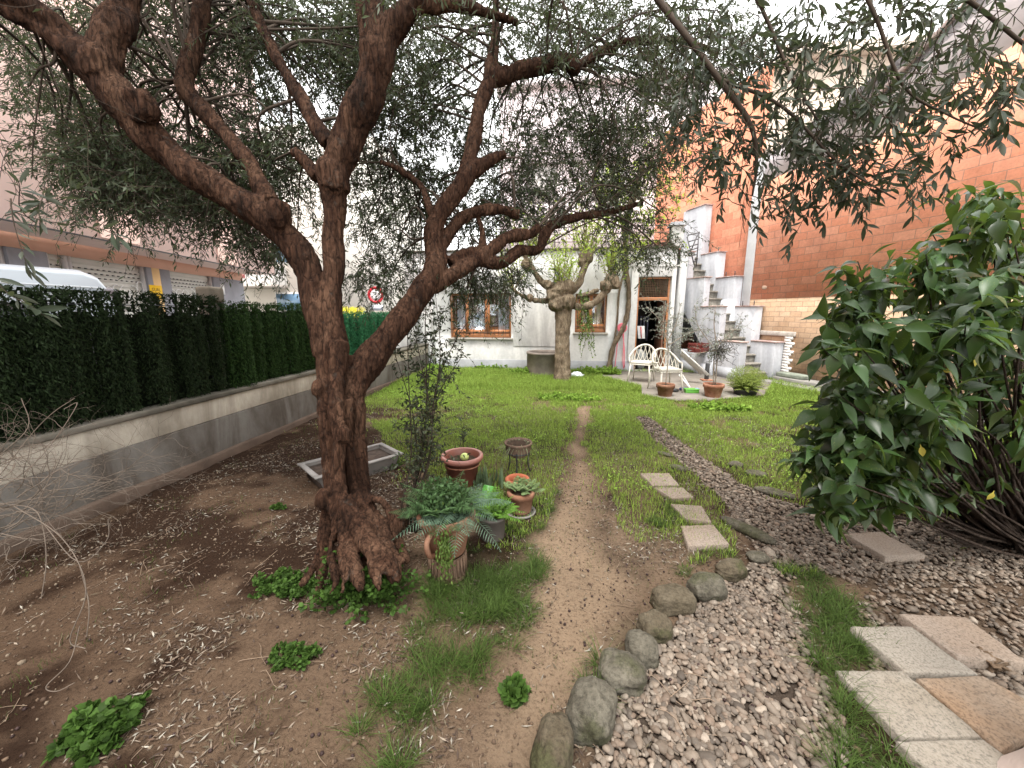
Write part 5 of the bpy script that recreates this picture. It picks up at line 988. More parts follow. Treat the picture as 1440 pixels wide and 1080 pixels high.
b = MB(); b.lathe([(.108, .118), (.05, .13), (.001, .13)], 24); b.build('soil', M_soil, bw, True)
n = 90; a = RG.uniform(0, 2*math.pi, n); st2 = np.stack([x+.06*np.cos(a), y+.06*np.sin(a), np.full(n, zb+.30)], 1); tp = twig_paths(st2, np.stack([np.cos(a)-.35, np.sin(a)*.8, np.full(n, .8)], 1), RG.uniform(.08, .22, n), RG.uniform(.5, 1.9, n), 8, .05)
dd = np.gradient(tp, axis=1); k8 = np.zeros((n, 8, 2, 3)); sd_ = unit(np.cross(dd, np.array([0, 0, 1.])+RG.normal(size=(n, 1, 3))*.3)); w8 = np.linspace(1, .15, 8)[None, :, None]*.0045
k8[:, :, 0] = tp-sd_*w8; k8[:, :, 1] = tp+sd_*w8; fi = np.array([(i*2, i*2+1, i*2+3, i*2+2) for i in range(7)]); 
arr_obj('strap_leaves', k8.reshape(-1, 3), ((np.arange(n)*16)[:, None, None]+fi[None]).reshape(-1, 4), leafmat('strap_leaf', (.17, .19, .11), trans=.2, var=.5), bw, True, {'rnd': np.repeat(RG.random(n), 16)}, world=True)
# agave-like plant behind the big pot
x, y = G(683, 690)[:2]; ag = empty('small_agave', (x, y+.1, gz(x, y)), 'clump of upright grey green sword leaves right of the largest brown pot', 'plant')
n = 38; a = RG.uniform(0, 2*math.pi, n); leaf_obj('leaves', [leaf_arrays(np.stack([x+RG.normal(0, .07, n), y+.1+RG.normal(0, .04, n), np.zeros(n)], 1), np.stack([np.cos(a)*.35, np.sin(a)*.35, np.ones(n)], 1), np.stack([np.cos(a), np.sin(a), np.zeros(n)], 1), RG.uniform(.12, .24, n), np.full(n, .028), (.7, 1, .9, .6, 0), .15, .15)], leafmat('sword_leaf', (.10, .14, .075), trans=.1), ag, True)
# grey trough behind the trunk
pa_, pb_, pc_ = G(428, 660), G(552, 634), G(520, 628)
tr = empty('trough_planter', (-2.08, 3.57, .0), 'long shallow pale grey trough planter on the ground behind the big trunk', 'planter', rz=R(52)); 
b = MB(); Lx, Ly = .42, .22
def trough(v): k = .86+.14*(v[:, 2]/.15); return np.stack([v[:, 0]*k, v[:, 1]*k, v[:, 2]], 1)
b.box(-Lx, Lx, -Ly, Ly, 0, .02, trough); b.box(-Lx, Lx, -Ly, -Ly+.025, .02, .15, trough); b.box(-Lx, Lx, Ly-.025, Ly, .02, .15, trough); b.box(-Lx, -Lx+.025, -Ly+.025, Ly-.025, .02, .15, trough); b.box(Lx-.025, Lx, -Ly+.025, Ly-.025, .02, .15, trough)
b.build('trough', mat('trough_grey', (.14, .13, .12), .7, .15, 5, .2), tr, bevel=.006)
b = MB(); b.box(-Lx-.03, Lx+.03, -Ly-.03, -Ly+.02, .151, .165); b.box(-Lx-.03, Lx+.03, Ly-.02, Ly+.03, .151, .165); b.box(-Lx-.03, -Lx+.02, -Ly+.02, Ly-.02, .151, .165); b.box(Lx-.02, Lx+.03, -Ly+.02, Ly-.02, .151, .165); b.build('rim', mat('trough_rim', (.22, .21, .20), .6, .12, 5, .1), tr)
b = MB(); b.box(-Lx+.03, Lx-.03, -Ly+.03, Ly-.03, .02, .125); b.build('soil', mat('trough_soil', (.07, .052, .042), .95, .4, 20, .9, 50), tr)
# ---- far pots with saplings
def sapling(x, y, label, seed, forks, leafn, h=.30, r0=.20, mp=M_terra, lm=None, ball=None):
    t = pot('potted_sapling', x, y, r0, h, label, mp, rb=.66, rim=.07, lip=.014); tag(t, cat='potted plant'); z = gz(x, y)
    rg = np.random.default_rng(seed); b = MB(); tips = []
    for rows in forks:
        pts = smooth_path(np.array(rows)+np.array([x, y, z+h-.05]), 5); b.tube(pts, np.linspace(.012, .004, len(pts)), 6); tips.append(pts[len(pts)//3:])
    b.build('stem', mat('sapling_bark', (.24, .20, .16), .9, .2, 9, .1), t, True, world=True); tips = np.vstack(tips)
    n = leafn; st = tips[rg.integers(0, len(tips), n)]; tp = twig_paths(st, rg.normal(size=(n, 3))+np.array([0, 0, .3]), rg.uniform(.1, .38, n), rg.uniform(0, .4, n), 6, .15)
    v, f, r_ = thin_tubes(tp, np.full((n, 6), .0028)); arr_obj('twigs', v, f, mat('sapling_twig', (.22, .20, .17), .9, .2, 9, 0), t, False, {'rnd': r_}, world=True)
    leaf_obj('leaves', [leaves_on(tp, 9, .045, .016, .8, (0, 1, 0), .1, .1)], lm or leafmat('grey_leaf', (.17, .19, .155), trans=.15), t, False); return t
x, y = 2.15, 7.75
sapling(x, y, 'terracotta pot with a tall grey leaved sapling in front of the front chair', 21, [[(0, 0, 0), (.01, 0, .5), (-.02, .05, .9), (-.15, .1, 1.25), (-.42, .2, 1.55)], [(-.02, .05, .85), (.12, .05, 1.2), (.2, .1, 1.6)], [(0, 0, .8), (.3, 0, 1.0), (.55, 0, 1.1)], [(0, 0, .8), (-.12, .05, 1.2), (-.05, .05, 1.6)]], 120, h=.27, r0=.175, mp=M_terra2)
x, y = 3.06, 7.78
sp = sapling(x, y, 'terracotta pot with a forked bare sapling left of the round green bush', 22, [[(0, 0, 0), (-.04, 0, .5), (-.08, 0, .75), (-.35, .1, 1.15), (-.45, .1, 1.55)], [(.03, 0, 0), (.02, 0, .5), (0, 0, .75), (.2, 0, 1.0), (.4, 0, 1.25)], [(0, 0, .7), (-.1, 0, 1.2), (-.1, 0, 1.5)], [(0, 0, .7), (-.5, 0, .6)]], 90, h=.29, r0=.19)
n = 130; tp = twig_paths(np.array([x+.06, y, .29+.66])+RG.normal(size=(n, 3))*np.array([.1, .08, .08]), RG.normal(size=(n, 3)), RG.uniform(.12, .24, n), RG.uniform(0, .3, n), 6, .4); v, f, r_ = thin_tubes(tp, np.full((n, 6), .004)); arr_obj('twig_tangle', v, f, mat('dark_tangle', (.09, .085, .075), .9, .2, 9, 0), sp, False, {'rnd': r_}, world=True)
b = MB(); b.lathe([(.001, -.03), (.20, -.03), (.22, -.005), (.2, -.001), (.001, -.001)], 24); b.build('saucer', mat('dark_saucer', (.06, .05, .05), .8, .2, 7, .1), sp, True)
# asparagus bush
x, y = 3.78, 8.05; bp = empty('round_bush', (x, y, 0), 'round feathery yellow green bush in a low pot beside the stairs', 'bush')
b = MB(); b.lathe([(.001, 0), (.17, 0), (.22, .14), (.235, .15), (.22, .155), (.19, .12)], 24); b.build('pot', M_dark, bp, True)
fern(bp, x, y, .12, 170, .50, leafmat('asparagus', (.22, .27, .07), trans=.35, var=.4, tc=(.5, .6, .2)), seed=9, droop=.42, up_=1.5, lw=.009, pin=26, pl_=.06)
n = 5200; u = unit(RG.normal(size=(n, 3)))*(RG.random((n, 1))**.45)*np.array([.36, .32, .25])+np.array([x, y, .36]); u = u[fbm(u[:, 0]*1., u[:, 2]+u[:, 1], 11, 2) > .36]; n = len(u); leaf_obj('foliage', [leaf_arrays(u, RG.normal(size=(n, 3))+np.array([0, 0, .5]), RG.normal(size=(n, 3)), RG.uniform(.03, .07, n), np.full(n, .007), (0, 1, 0), .1, .2)], leafmat('asparagus_needles', (.17, .22, .05), trans=.35, var=.45, tc=(.4, .5, .14)), bp, False)
# small things on the patio
for (px_, py_, sx_, sy_, sz_, c, nm, lb, ct) in ((972, 552, .13, .07, .07, (.12, .40, .05), 'green_box', 'small bright green plastic box on the patio between the two terracotta pots', 'box'), (980, 552, .04, .04, .08, (.25, .35, .62), 'blue_cup', 'small blue and white cup right of the green box', 'cup'), (961, 549, .07, .06, .06, (.06, .07, .18), 'dark_blue_shoe', 'dark blue shoe left of the green box', 'shoe'), (949, 551, .06, .05, .06, (.03, .03, .03), 'black_shoe', 'black shoe beside the left terracotta pot', 'shoe')):
    c_ = G(px_, py_, .036); m_ = mat(nm+'_paint', c, .4, .1, 5, 0)
    if nm == 'blue_cup': b = MB(); b.lathe([(.001, 0), (.035, 0), (.042, .09), (.038, .09), (.032, .01)], 20, c=(c_[0], c_[1], .036)); o = b.build(nm, m_, None, True)
    elif nm == 'green_box': b = MB(); b.box(c_[0]-sx_, c_[0]+sx_, c_[1]-sy_, c_[1]+sy_, .036, .036+sz_); b.box(c_[0]-sx_-.01, c_[0]+sx_+.01, c_[1]-sy_-.01, c_[1]+sy_+.01, .037+sz_, .05+sz_); o = b.build(nm, m_, bevel=.012)
    else: v, f = blob_mesh(sx_*1.3, sy_*.7, sz_*.6, 3, 2, .2); o = arr_obj(nm, v+np.array([c_[0], c_[1], .07]), f, m_, smooth=True)
    tag(o, lb, ct)
# ---- white chairs
M_chair = mat('chair_white', (.50, .475, .41), .5, .08, 5, .03)
def make_chair(label):
    t = empty('garden_chair', (0, 0, 0), label, 'chair', 'white garden chairs on the patio')
    b = MB(); b.box(-.24, .24, -.22, .24, .41, .435); b.build('seat', M_chair, t, bevel=.012)
    b = MB(); b.box(-.22, .22, -.21, .20, .437, .49); b.build('cushion', mat('cushion', (.52, .50, .44), .9, .08, 5, .1), t, bevel=.02, segs=3)
    for sx_ in (-1, 1):
        for sy_ in (-1, 1): b = MB(); b.tube([(sx_*.21, sy_*.20, .42), (sx_*.25, sy_*.26, 0)], [.019, .015], 8); b.build('leg', M_chair, t, True)
    # hoop: from front arm ends round the back, rising to an arch
    a = np.linspace(R(-25), R(205), 24); hz = .60+.26*np.clip(np.sin(a), 0, 1)**1.3; hp = np.stack([.29*np.cos(a), .27*np.sin(a)+.0, hz], 1); b = MB(); b.tube(hp, .021, 8); b.build('back_frame', M_chair, t, True)
    b = MB()
    for k in range(3, 21, 1):
        p0 = hp[k]; j = np.clip(k+(3 if k % 2 else -3), 2, 21); q_ = np.array([.245*math.cos(a[j]), .225*math.sin(a[j]), .43]); b.tube(smooth_path(np.array([p0, (p0+q_)/2+np.array([.02*math.cos(a[k]), .02*math.sin(a[k]), 0]), q_]), 4), .009, 5)
    b.build('lattice', M_chair, t, True)
    for sx_ in (-1, 1): b = MB(); b.tube([(sx_*.235, -.19, .42), (sx_*.275, -.12, .585)], .014, 8); b.build('arm_support', M_chair, t, True)
    return t
def copy_tree(o, parent=None):
    c = o.copy(); COL.objects.link(c)
    if parent: c.parent = parent
    for ch in list(o.children): copy_tree(ch, c)
    return c
ch1 = make_chair('white lattice-back garden chair nearest, right behind the left terracotta pot'); c_ = G(941, 548); ch1.location = (2.28, 8.25, .036); ch1.rotation_euler.z = R(-175+190)
ch2 = copy_tree(ch1); ch2['label'] = 'white lattice-back garden chair closer to the open doorway, with thick cushion'; ch2.location = (2.02, 9.35, .036); ch2.rotation_euler.z = R(-25)
# folded lounger frame
lf = empty('folded_lounger', (3.0, 9.0, .036), 'white folded lounger frame leaning diagonally beside the nearest chair', 'lounger')
b = MB()
for o_ in (0, .34): b.tube([AY(958, 492, 9.2+o_*.6), AY(998-10*o_, 528, 9.1+o_)], .018, 8); b.tube([AY(955+14*o_, 527, 9.0+o_), AY(972, 548, 8.6+o_*.2)], .016, 8)
b.build('frame', M_whiteplastic, lf, True, world=True); b = MB(); pA, pB, pC, pD = AY(959, 494, 9.2), AY(992, 525, 9.1), AY(985, 527, 9.35), AY(956, 500, 9.4); b.add([pA, pB, pC, pD, pA+[0, 0, .02], pB+[0, 0, .02], pC+[0, 0, .02], pD+[0, 0, .02]], [(0, 3, 2, 1), (4, 5, 6, 7), (0, 1, 5, 4), (1, 2, 6, 5), (2, 3, 7, 6), (3, 0, 4, 7)]); b.build('sling', M_whiteplastic, lf, world=True)
dp_ = G(993, 537); t = empty('dark_bollard', (dp_[0], dp_[1]+.0, .036), 'short dark upright post on a red foot beside the folded lounger', 'post'); b = MB(); b.box(-.04, .04, -.04, .04, .03, .42); b.build('post', M_dark, t, bevel=.006); b = MB(); b.box(-.12, .12, -.1, .1, 0, .028); b.build('foot', M_terra, t, bevel=.008)
# ============================================================ BROAD-LEAVED SHRUB (right)
sh = empty('broadleaf_shrub', (2.75, 2.9, 0), 'big dark glossy shrub with large spotted leaves filling the right edge', 'shrub')
M_big = leafmat('aucuba_leaf', (.024, .050, .015), back=(.060, .085, .032), rough=.36, trans=.2, var=.7, speck=(.17, .20, .04), tc=(.14, .22, .03))
st = []; base = np.array([G(1400, 770)[0]+.25, G(1400, 770)[1]+.1, 0])
SHB = [(1390, 290, 2.25, 60, 45, 15), (1300, 370, 2.3, 90, 50, 24), (1210, 400, 2.25, 50, 40, 13), (1200, 480, 2.15, 70, 45, 20), (1310, 460, 2.05, 110, 55, 34), (1410, 430, 2.0, 60, 80, 24), (1185, 560, 2.2, 50, 30, 11),
       (1180, 625, 2.25, 55, 50, 18), (1260, 620, 2.1, 70, 60, 24), (1200, 690, 2.2, 50, 35, 13), (1310, 560, 2.05, 70, 60, 20), (1400, 560, 2.3, 60, 70, 14), (1290, 690, 2.4, 80, 30, 14), (1380, 660, 2.5, 60, 50, 12), (1240, 530, 2.5, 80, 80, 24), (1340, 420, 2.7, 90, 110, 30), (1470, 500, 2.2, 60, 200, 30), (1120, 650, 2.3, 25, 15, 3), (1420, 330, 2.5, 40, 40, 12), (1180, 700, 2.35, 45, 35, 16), (1240, 670, 2.25, 60, 45, 18), (1150, 600, 2.3, 35, 60, 10), (1290, 600, 2.2, 60, 60, 16), (1390, 270, 2.3, 45, 30, 12), (1200, 440, 2.3, 40, 40, 10)]
tips = []
for (x, y, t, rx, ry, n) in SHB:
    u = unit(RG.normal(size=(n, 3)))*RG.random((n, 1))**.5; tips += [P(x+rx*a, y+ry*b_, t+.22*c_) for a, b_, c_ in u]
tips = np.array(tips); N = len(tips); b = MB()
for i, p_ in enumerate(tips):
    if i % 4 and p_[2] > .3: continue
    r0 = base+np.array([RG.normal()*.12, RG.normal()*.12, 0]); k1 = r0+(p_-r0)*.35+np.array([0, 0, -.10+.12*RG.random()]); k2 = r0+(p_-r0)*.75+RG.normal(size=3)*.04; pts = smooth_path(np.array([r0, k1, k2, p_]), 6); b.tube(pts, np.linspace(.013, .003, len(pts)), 5, False)
for i in range(15):
    q_ = P(RG.uniform(1280, 1420), RG.uniform(520, 700), RG.uniform(2.0, 2.6)); r0 = base+np.array([RG.normal()*.15, RG.normal()*.12, 0]); pts = smooth_path(np.array([r0, r0+(q_-r0)*.5+np.array([0, 0, -.06])+RG.normal(size=3)*.03, q_]), 6); b.tube(pts, np.linspace(.016, .005, len(pts)), 6, False)
b.build('stems', barkmat('shrub_bark', (.04, .03, .024), (.075, .055, .043), (.12, .09, .07), 2), sh, True, world=True)
pos = []; d = []; nr = []; L_ = []
cen = P(1330, 520, 2.7)
for p_ in tips:
    k = RG.integers(5, 10); out = unit(p_-cen)*.5+np.array([0, 0, .25])+RG.normal(size=3)*.25; a0 = RG.random()*6.3; e1 = unit(np.cross(out, [.3, .2, 1.])); e2 = np.cross(unit(out), e1)
    for j in range(k):
        a = a0+j*2.4; rad_ = e1*math.cos(a)+e2*math.sin(a); dd = unit(rad_+unit(out)*RG.uniform(-.2, .6)+np.array([0, 0, -.55])+RG.normal(size=3)*.28); pos.append(p_-unit(out)*.02*j); d.append(dd); nr.append(unit(out+np.array([0, 0, .9])+RG.normal(size=3)*.4)); L_.append(RG.uniform(.07, .19))
L_ = np.array(L_); leaf_obj('foliage', [leaf_arrays(np.array(pos), np.array(d), np.array(nr), L_, L_*RG.uniform(.30, .46, len(L_)), (.10, .14, .68, 1, .93, .62, .25, 0), .18, RG.uniform(.1, .8, len(L_)))], M_big, sh, True)
n = 5; yl = leaf_arrays(np.array([P(x_, y_, t_) for x_, y_, t_ in ((1368, 500, 2.05), (1294, 625, 2.0), (1398, 690, 2.2), (1205, 700, 2.15), (1340, 520, 2.05))]), RG.normal(size=(n, 3))*.6+np.array([0, 0, -1]), RG.normal(size=(n, 3))*.4+np.array([0, -1, .2]), np.full(n, .07), np.full(n, .028), (.12, .16, .75, 1, .88, .5, 0), .15, .3)
leaf_obj('yellow_leaves', [yl], leafmat('yellowing_leaf', (.46, .40, .08), trans=.3, tc=(.6, .5, .1)), sh, True)
# ============================================================ THIN UPRIGHT SHRUB beside the trunk
ts_ = empty('slender_shrub', (-1.2, 2.95, 0), 'slender upright shrub with thin dark stems and tiny leaves beside the big trunk', 'shrub')
rows_ = [[(562, 722, 2.75), (578, 640, 2.75), (575, 540, 2.75), (572, 430, 2.75)], [(575, 712, 2.8), (592, 640, 2.8), (600, 560, 2.8), (598, 450, 2.8), (605, 380, 2.8)], [(580, 715, 2.8), (604, 640, 2.82), (612, 550, 2.85), (640, 480, 2.9), (668, 440, 2.9)], [(572, 718, 2.85), (590, 660, 2.85), (598, 600, 2.85), (606, 500, 2.85), (625, 430, 2.85)], [(570, 716, 2.8), (586, 660, 2.8), (580, 580, 2.8), (556, 500, 2.8)], [(582, 712, 2.78), (600, 660, 2.78), (608, 600, 2.78), (590, 500, 2.78), (580, 455, 2.78)], [(584, 708, 2.8), (603, 650, 2.8), (615, 560, 2.85), (650, 500, 2.9)], [(576, 715, 2.8), (596, 650, 2.8), (606, 590, 2.8), (619, 500, 2.8), (612, 410, 2.8)]]
b = MB(); allp = []
for r in rows_:
    pts = smooth_path(np.array([P(*q_) for q_ in r]), 6); pts[0][2] = max(-.02, min(pts[0][2], .03)); b.tube(pts, np.linspace(.0065, .002, len(pts)), 6); allp.append(pts[4:])
b.build('stems', mat('dark_stem', (.035, .025, .020), .9, .3, 9, .1), ts_, True, world=True); allp = np.vstack(allp); n = 260; s_ = allp[RG.integers(0, len(allp), n)]
tp = twig_paths(s_, RG.normal(size=(n, 3))*.8+np.array([0, 0, .9]), RG.uniform(.10, .38, n), RG.uniform(0, .5, n), 6, .1); v, f, r_ = thin_tubes(tp, np.full((n, 6), .0014)); arr_obj('twigs', v, f, M_twig, ts_, False, {'rnd': r_}, world=True)
leaf_obj('foliage', [leaves_on(tp, 11, .032, .013, .85, (0, 1, .7, 0), .12, .35)], leafmat('small_dark_leaf', (.026, .033, .017), rough=.4, trans=.12, var=.5), ts_, False)
t = empty('thin_seedling', (G(652, 640)[0], G(652, 640)[1], 0), 'single thin dark seedling standing in the lawn behind the largest pot', 'plant'); tp = twig_paths(np.array([[t.location.x, t.location.y, 0]]*3), np.array([[0, 0, 1.], [.05, 0, 1], [-.06, 0, 1]]), np.array([.34, .3, .26]), np.array([0, .05, .05]), 6, .05); v, f, r_ = thin_tubes(tp, np.full((3, 6), .003)); arr_obj('stems', v, f, M_twig, t, False, {'rnd': r_}, world=True); leaf_obj('leaves', [leaves_on(tp, 14, .06, .014, .7, (0, 1, .7, 0), .12, .2, t0=.6)], M_olive2, t, False)
# ============================================================ BARE PALE SHRUB (left edge)
bs_ = empty('bare_shrub', (-3.35, 1.35, 0), 'leafless shrub of thin pale curling twigs at the left edge', 'shrub')
b = MB(); rg = np.random.default_rng(4); org = G(-60, 830)
def grow(p, d, ln, r, depth):
    K = 7; pts = [p]
    for k in range(K): d = unit(d+rg.normal(size=3)*.22+np.array([0, 0, .02 if depth < 2 else -.03])); pts.append(pts[-1]+d*ln/K)
    pts = np.array(pts); pts[:, 2] = np.maximum(pts[:, 2], .01); b.tube(smooth_path(pts, 2), np.linspace(r, r*.45, K*2+1), 4, False)
    if depth < 4:
        for _ in range(rg.integers(2, 4)): k = rg.integers(2, K+1); grow(pts[k], d+rg.normal(size=3)*.75, ln*rg.uniform(.5, .85), r*.6, depth+1)
for d0 in ([1, .2, .2], [.9, .5, .35], [.8, -.1, .1], [.6, .6, .6], [.9, .3, .05], [1, .0, .3], [.7, .5, .1], [.9, .1, .15], [.5, .8, .3]):
    grow(np.array([org[0]-.05, org[1]+.2, .15+rg.random()*.25]), unit(np.array(d0)+rg.normal(size=3)*.1), .62, .0045, 0)
for k_ in range(16):
    p_ = P(rg.uniform(-40, 30), rg.uniform(650, 770), rg.uniform(1.6, 1.9)); grow(p_, unit(np.array([.9, .2, 0])+rg.normal(size=3)*.35), .30, .0026, 1)
for rows in ([(0, 708, 1.75), (45, 715, 1.7), (60, 740, 1.68), (65, 790, 1.66), (58, 842, 1.64)], [(20, 712, 1.7), (80, 750, 1.66), (112, 795, 1.62), (120, 840, 1.6), (98, 900, 1.58), (120, 912, 1.58)], [(112, 795, 1.62), (125, 850, 1.6), (122, 895, 1.59)], [(60, 735, 1.68), (110, 790, 1.64), (150, 760, 1.66), (152, 730, 1.66)], [(112, 880, 1.6), (98, 930, 1.55), (65, 965, 1.5), (80, 972, 1.5), (105, 960, 1.5)], [(0, 690, 1.8), (60, 640, 1.85), (108, 570, 1.9), (90, 575, 1.9)], [(0, 640, 1.9), (40, 600, 1.95), (30, 560, 1.95)], [(0, 668, 1.85), (45, 610, 1.9), (75, 580, 1.9), (105, 560, 1.9)]):
    b.tube(smooth_path(np.array([P(*q_) for q_ in rows]), 5), .0019, 5, False)
b.build('twigs', mat('pale_twig', (.11, .088, .07), .9, .2, 9, .1), bs_, True, world=True)
# ============================================================ STONES, TILES
def stonemat(name, c1, c2, moss):
    m, nt, bs, o = nodes(name); n = noise_node(nt, 7, 8, .7, dist=.5); r = ramp(nt, n.outputs[0], [(.36, c1), (.64, c2)]); n2 = noise_node(nt, 60, 8, .75); r2 = ramp(nt, n2.outputs[0], [(.34, (.45, .45, .45)), (.55, (1, 1, 1))])
    n3 = noise_node(nt, 4.5, 6, .7); r3 = ramp(nt, n3.outputs[0], [(.50, (0, 0, 0)), (.62, (1, 1, 1))]); n4 = noise_node(nt, 16, 8, .8); r4 = ramp(nt, n4.outputs[0], [(.62, (0, 0, 0)), (.68, (1, 1, 1))])
    col = mixc(nt, 1.0, mixc(nt, r3.outputs[0], r.outputs[0], moss), r2.outputs[0], 'MULTIPLY'); mu = nt.nodes.new('ShaderNodeMath'); mu.operation = 'MULTIPLY'; mu.inputs[1].default_value = .5; L(nt, r4.outputs[0], mu.inputs[0]); col = mixc(nt, mu.outputs[0], col, sc(c2, 1.8))
    L(nt, col, bs.inputs['Base Color']); bs.inputs['Roughness'].default_value = .9; bs.inputs['Specular IOR Level'].default_value = .15; b = bump(nt, bs, n.outputs[0], .8, .03); b = bump(nt, bs, n4.outputs[0], .6, .012, b); bump(nt, bs, n2.outputs[0], .6, .006, b); return m
M_riv = stonemat('river_stone', (.058, .046, .029), (.115, .096, .067), (.055, .054, .026)); M_riv2 = stonemat('grey_stone', (.062, .056, .042), (.130, .118, .092), (.062, .061, .036))
STN = [(777, 1052, .075, .125, .09, -.15, 'tallest brownish stone at the bottom edge, first of the edging row'), (832, 992, .095, .12, .10, -.35, 'biggest rounded egg-shaped edging stone, second from the bottom edge'), (874, 937, .105, .09, .075, -.2, 'flat-topped brown edging stone just above the biggest egg-shaped one'), (902, 905, .075, .085, .07, .2, 'small squarish dark green edging stone wedged between brown ones'),
       (921, 874, .085, .075, .075, .3, 'squarish brown edging stone left of the gravel, mid row'), (946, 836, .12, .085, .075, .25, 'wide grey edging stone with a cracked face'), (994, 818, .115, .08, .08, .3, 'dark grey edging stone with a hollow in its top'), (1029, 792, .10, .065, .065, .45, 'cylindrical olive stone at the far end of the raised row')]
for (x, y, a, bb, c, rz, lb) in STN:
    v, f = blob_mesh(a, bb, c, x, 5, .16, 2.7, 1.35); v = v*.97; p_ = G(x, y+8, .04); o = arr_obj('edging_stone', np.zeros((0, 3)) if 0 else rotz(v, rz)+np.array([p_[0], p_[1], c*.5]), f, M_riv if (x//7) % 2 else M_riv2, smooth=True); tag(o, lb, 'stone', 'stones edging the gravel path')
FL = [(1050, 748, .20, .055, .035, -.95, 'long flat olive grey stone lying between the last stepping tile and the gravel'), (953, 660, .085, .05, .03, -.6, 'small pale flat stone beside the farthest stepping tile'), (1034, 656, .08, .06, .035, .3, 'lone pale stone on the right side of the narrow gravel path'), (1063, 668, .10, .07, .03, 0, 'half buried stone on the lawn edge right of the gravel'), (936, 640, .10, .045, .02, -.7, 'thin half buried stone above the small pale one'), (1089, 695, .16, .07, .03, -.5, 'flat grey stone where the gravel widens beside the lawn'), (1065, 786, .07, .05, .03, 0, 'small smooth stone right of the cylindrical one')]
for (x, y, a, bb, c, rz, lb) in FL:
    v, f = blob_mesh(a, bb, c, x, 3, .15, 2.6); p_ = G(x, y); o = arr_obj('edging_stone', rotz(v, rz)+np.array([p_[0], p_[1], c*.5]), f, M_riv2, smooth=True); tag(o, lb, 'stone', 'flat stones along the gravel')
def tilemat(name, c, c2):
    m, nt, bs, o = nodes(name); v = nt.nodes.new('ShaderNodeTexVoronoi'); v.inputs['Scale'].default_value = 110; tc = nt.nodes.new('ShaderNodeTexCoord'); L(nt, tc.outputs['Object'], v.inputs['Vector'])
    n = noise_node(nt, 90, 6, .75); r = ramp(nt, n.outputs[0], [(.38, sc(c, .55)), (.52, c), (.75, sc(c, 1.2))]); n2 = noise_node(nt, 3, 5, .6); r2 = ramp(nt, n2.outputs[0], [(.35, c2), (.6, (1, 1, 1))])
    L(nt, mixc(nt, 1.0, r.outputs[0], r2.outputs[0], 'MULTIPLY'), bs.inputs['Base Color']); bs.inputs['Roughness'].default_value = .85; bs.inputs['Specular IOR Level'].default_value = .15; b_ = bump(nt, bs, n.outputs[0], .5, .006); return m
M_t1 = tilemat('pitted_tile', (.215, .195, .165), (.85, .82, .78)); M_t2 = tilemat('pitted_tile_warm', (.21, .165, .125), (.95, .82, .70)); M_t3 = tilemat('pitted_tile_pale', (.22, .182, .15), (.9, .85, .8))
def slab(w4, m_, n=34):
    # worn slab: grid top with rounded, chipped edges
    t_ = np.linspace(0, 1, n); t_ = .5-.5*np.cos(t_*math.pi)*(.35)-.5*(1-2*t_)*.65; U, V = np.meshgrid(t_, t_); U = U.ravel(); V = V.ravel()
    p = (w4[0]*((1-U)*(1-V))[:, None]+w4[1]*(U*(1-V))[:, None]+w4[2]*(U*V)[:, None]+w4[3]*((1-U)*V)[:, None]); c_ = w4.mean(0)
    e = np.minimum(np.minimum(U, 1-U), np.minimum(V, 1-V)); chip = fbm(p[:, 0]+50, p[:, 1]+50, 26, 3); near_ = np.clip(1-e/.03, 0, 1)
    p = p+(c_-p)*(near_*(chip-.35)*.035)[:, None]; p[:, 2] += -near_**2*.004-np.clip(chip-.58, 0, 1)*near_*.05+(fbm(p[:, 0], p[:, 1], 60, 2)-.5)*.0015+RG.normal()*.0
    i = np.arange(n*n).reshape(n, n); f = np.stack([i[:-1, :-1], i[:-1, 1:], i[1:, 1:], i[1:, :-1]], -1).reshape(-1, 4)
    ring = np.concatenate([i[0, :-1], i[:-1, -1], i[-1, :0:-1], i[:0:-1, 0]]); low = p[ring].copy(); low[:, 2] -= .05; k0 = n*n; m2 = len(ring); j = np.arange(m2); j2 = (j+1) % m2
    side = np.stack([ring[j], k0+j, k0+j2, ring[j2]], 1); return arr_obj('paving_slab', np.vstack([p, low]), [f, side], m_)
TL = [([(1195, 880), (1284, 880), (1375, 947), (1273, 945)], M_t1, .045, 'pale pitted square slab in the middle of the near group'), ([(1263, 862), (1358, 867), (1446, 931), (1347, 924)], M_t3, .065, 'pitted slab at the back right of the near group, raised on gravel'),
      ([(1175, 942), (1269, 942), (1384, 1036), (1267, 1037)], M_t1, .04, 'front left pale pitted slab beside the grass strip'), ([(1288, 953), (1382, 949), (1490, 1008), (1408, 1056)], M_t2, .04, 'rusty tan slab right of the front left pale one'), ([(1260, 1041), (1382, 1038), (1520, 1140), (1370, 1150)], M_t1, .04, 'pale slab cut by the bottom edge'),
      ([(900, 665), (941, 665), (956, 682), (917, 683)], M_t3, .03, 'farthest of the four stepping tiles in the lawn'), ([(920, 685), (960, 685), (976, 699), (945, 701)], M_t3, .03, 'second farthest stepping tile, close behind the farthest'), ([(943, 708), (987, 711), (1001, 734), (965, 730)], M_t3, .03, 'third stepping tile, half overgrown by grass on its left'), ([(957, 739), (1003, 737), (1026, 765), (968, 768)], M_t3, .035, 'nearest stepping tile by the long olive stone'),
      ([(1187, 750), (1238, 747), (1302, 780), (1245, 783)], M_t3, .045, 'single brown slab lying on gravel under the broad-leaved shrub')]
for q_, m_, th, lb in TL:
    w4 = np.array([G(x, y, th) for x, y in q_]); o = slab(w4, m_); tag(o, lb, 'paving slab', 'loose paving slabs')
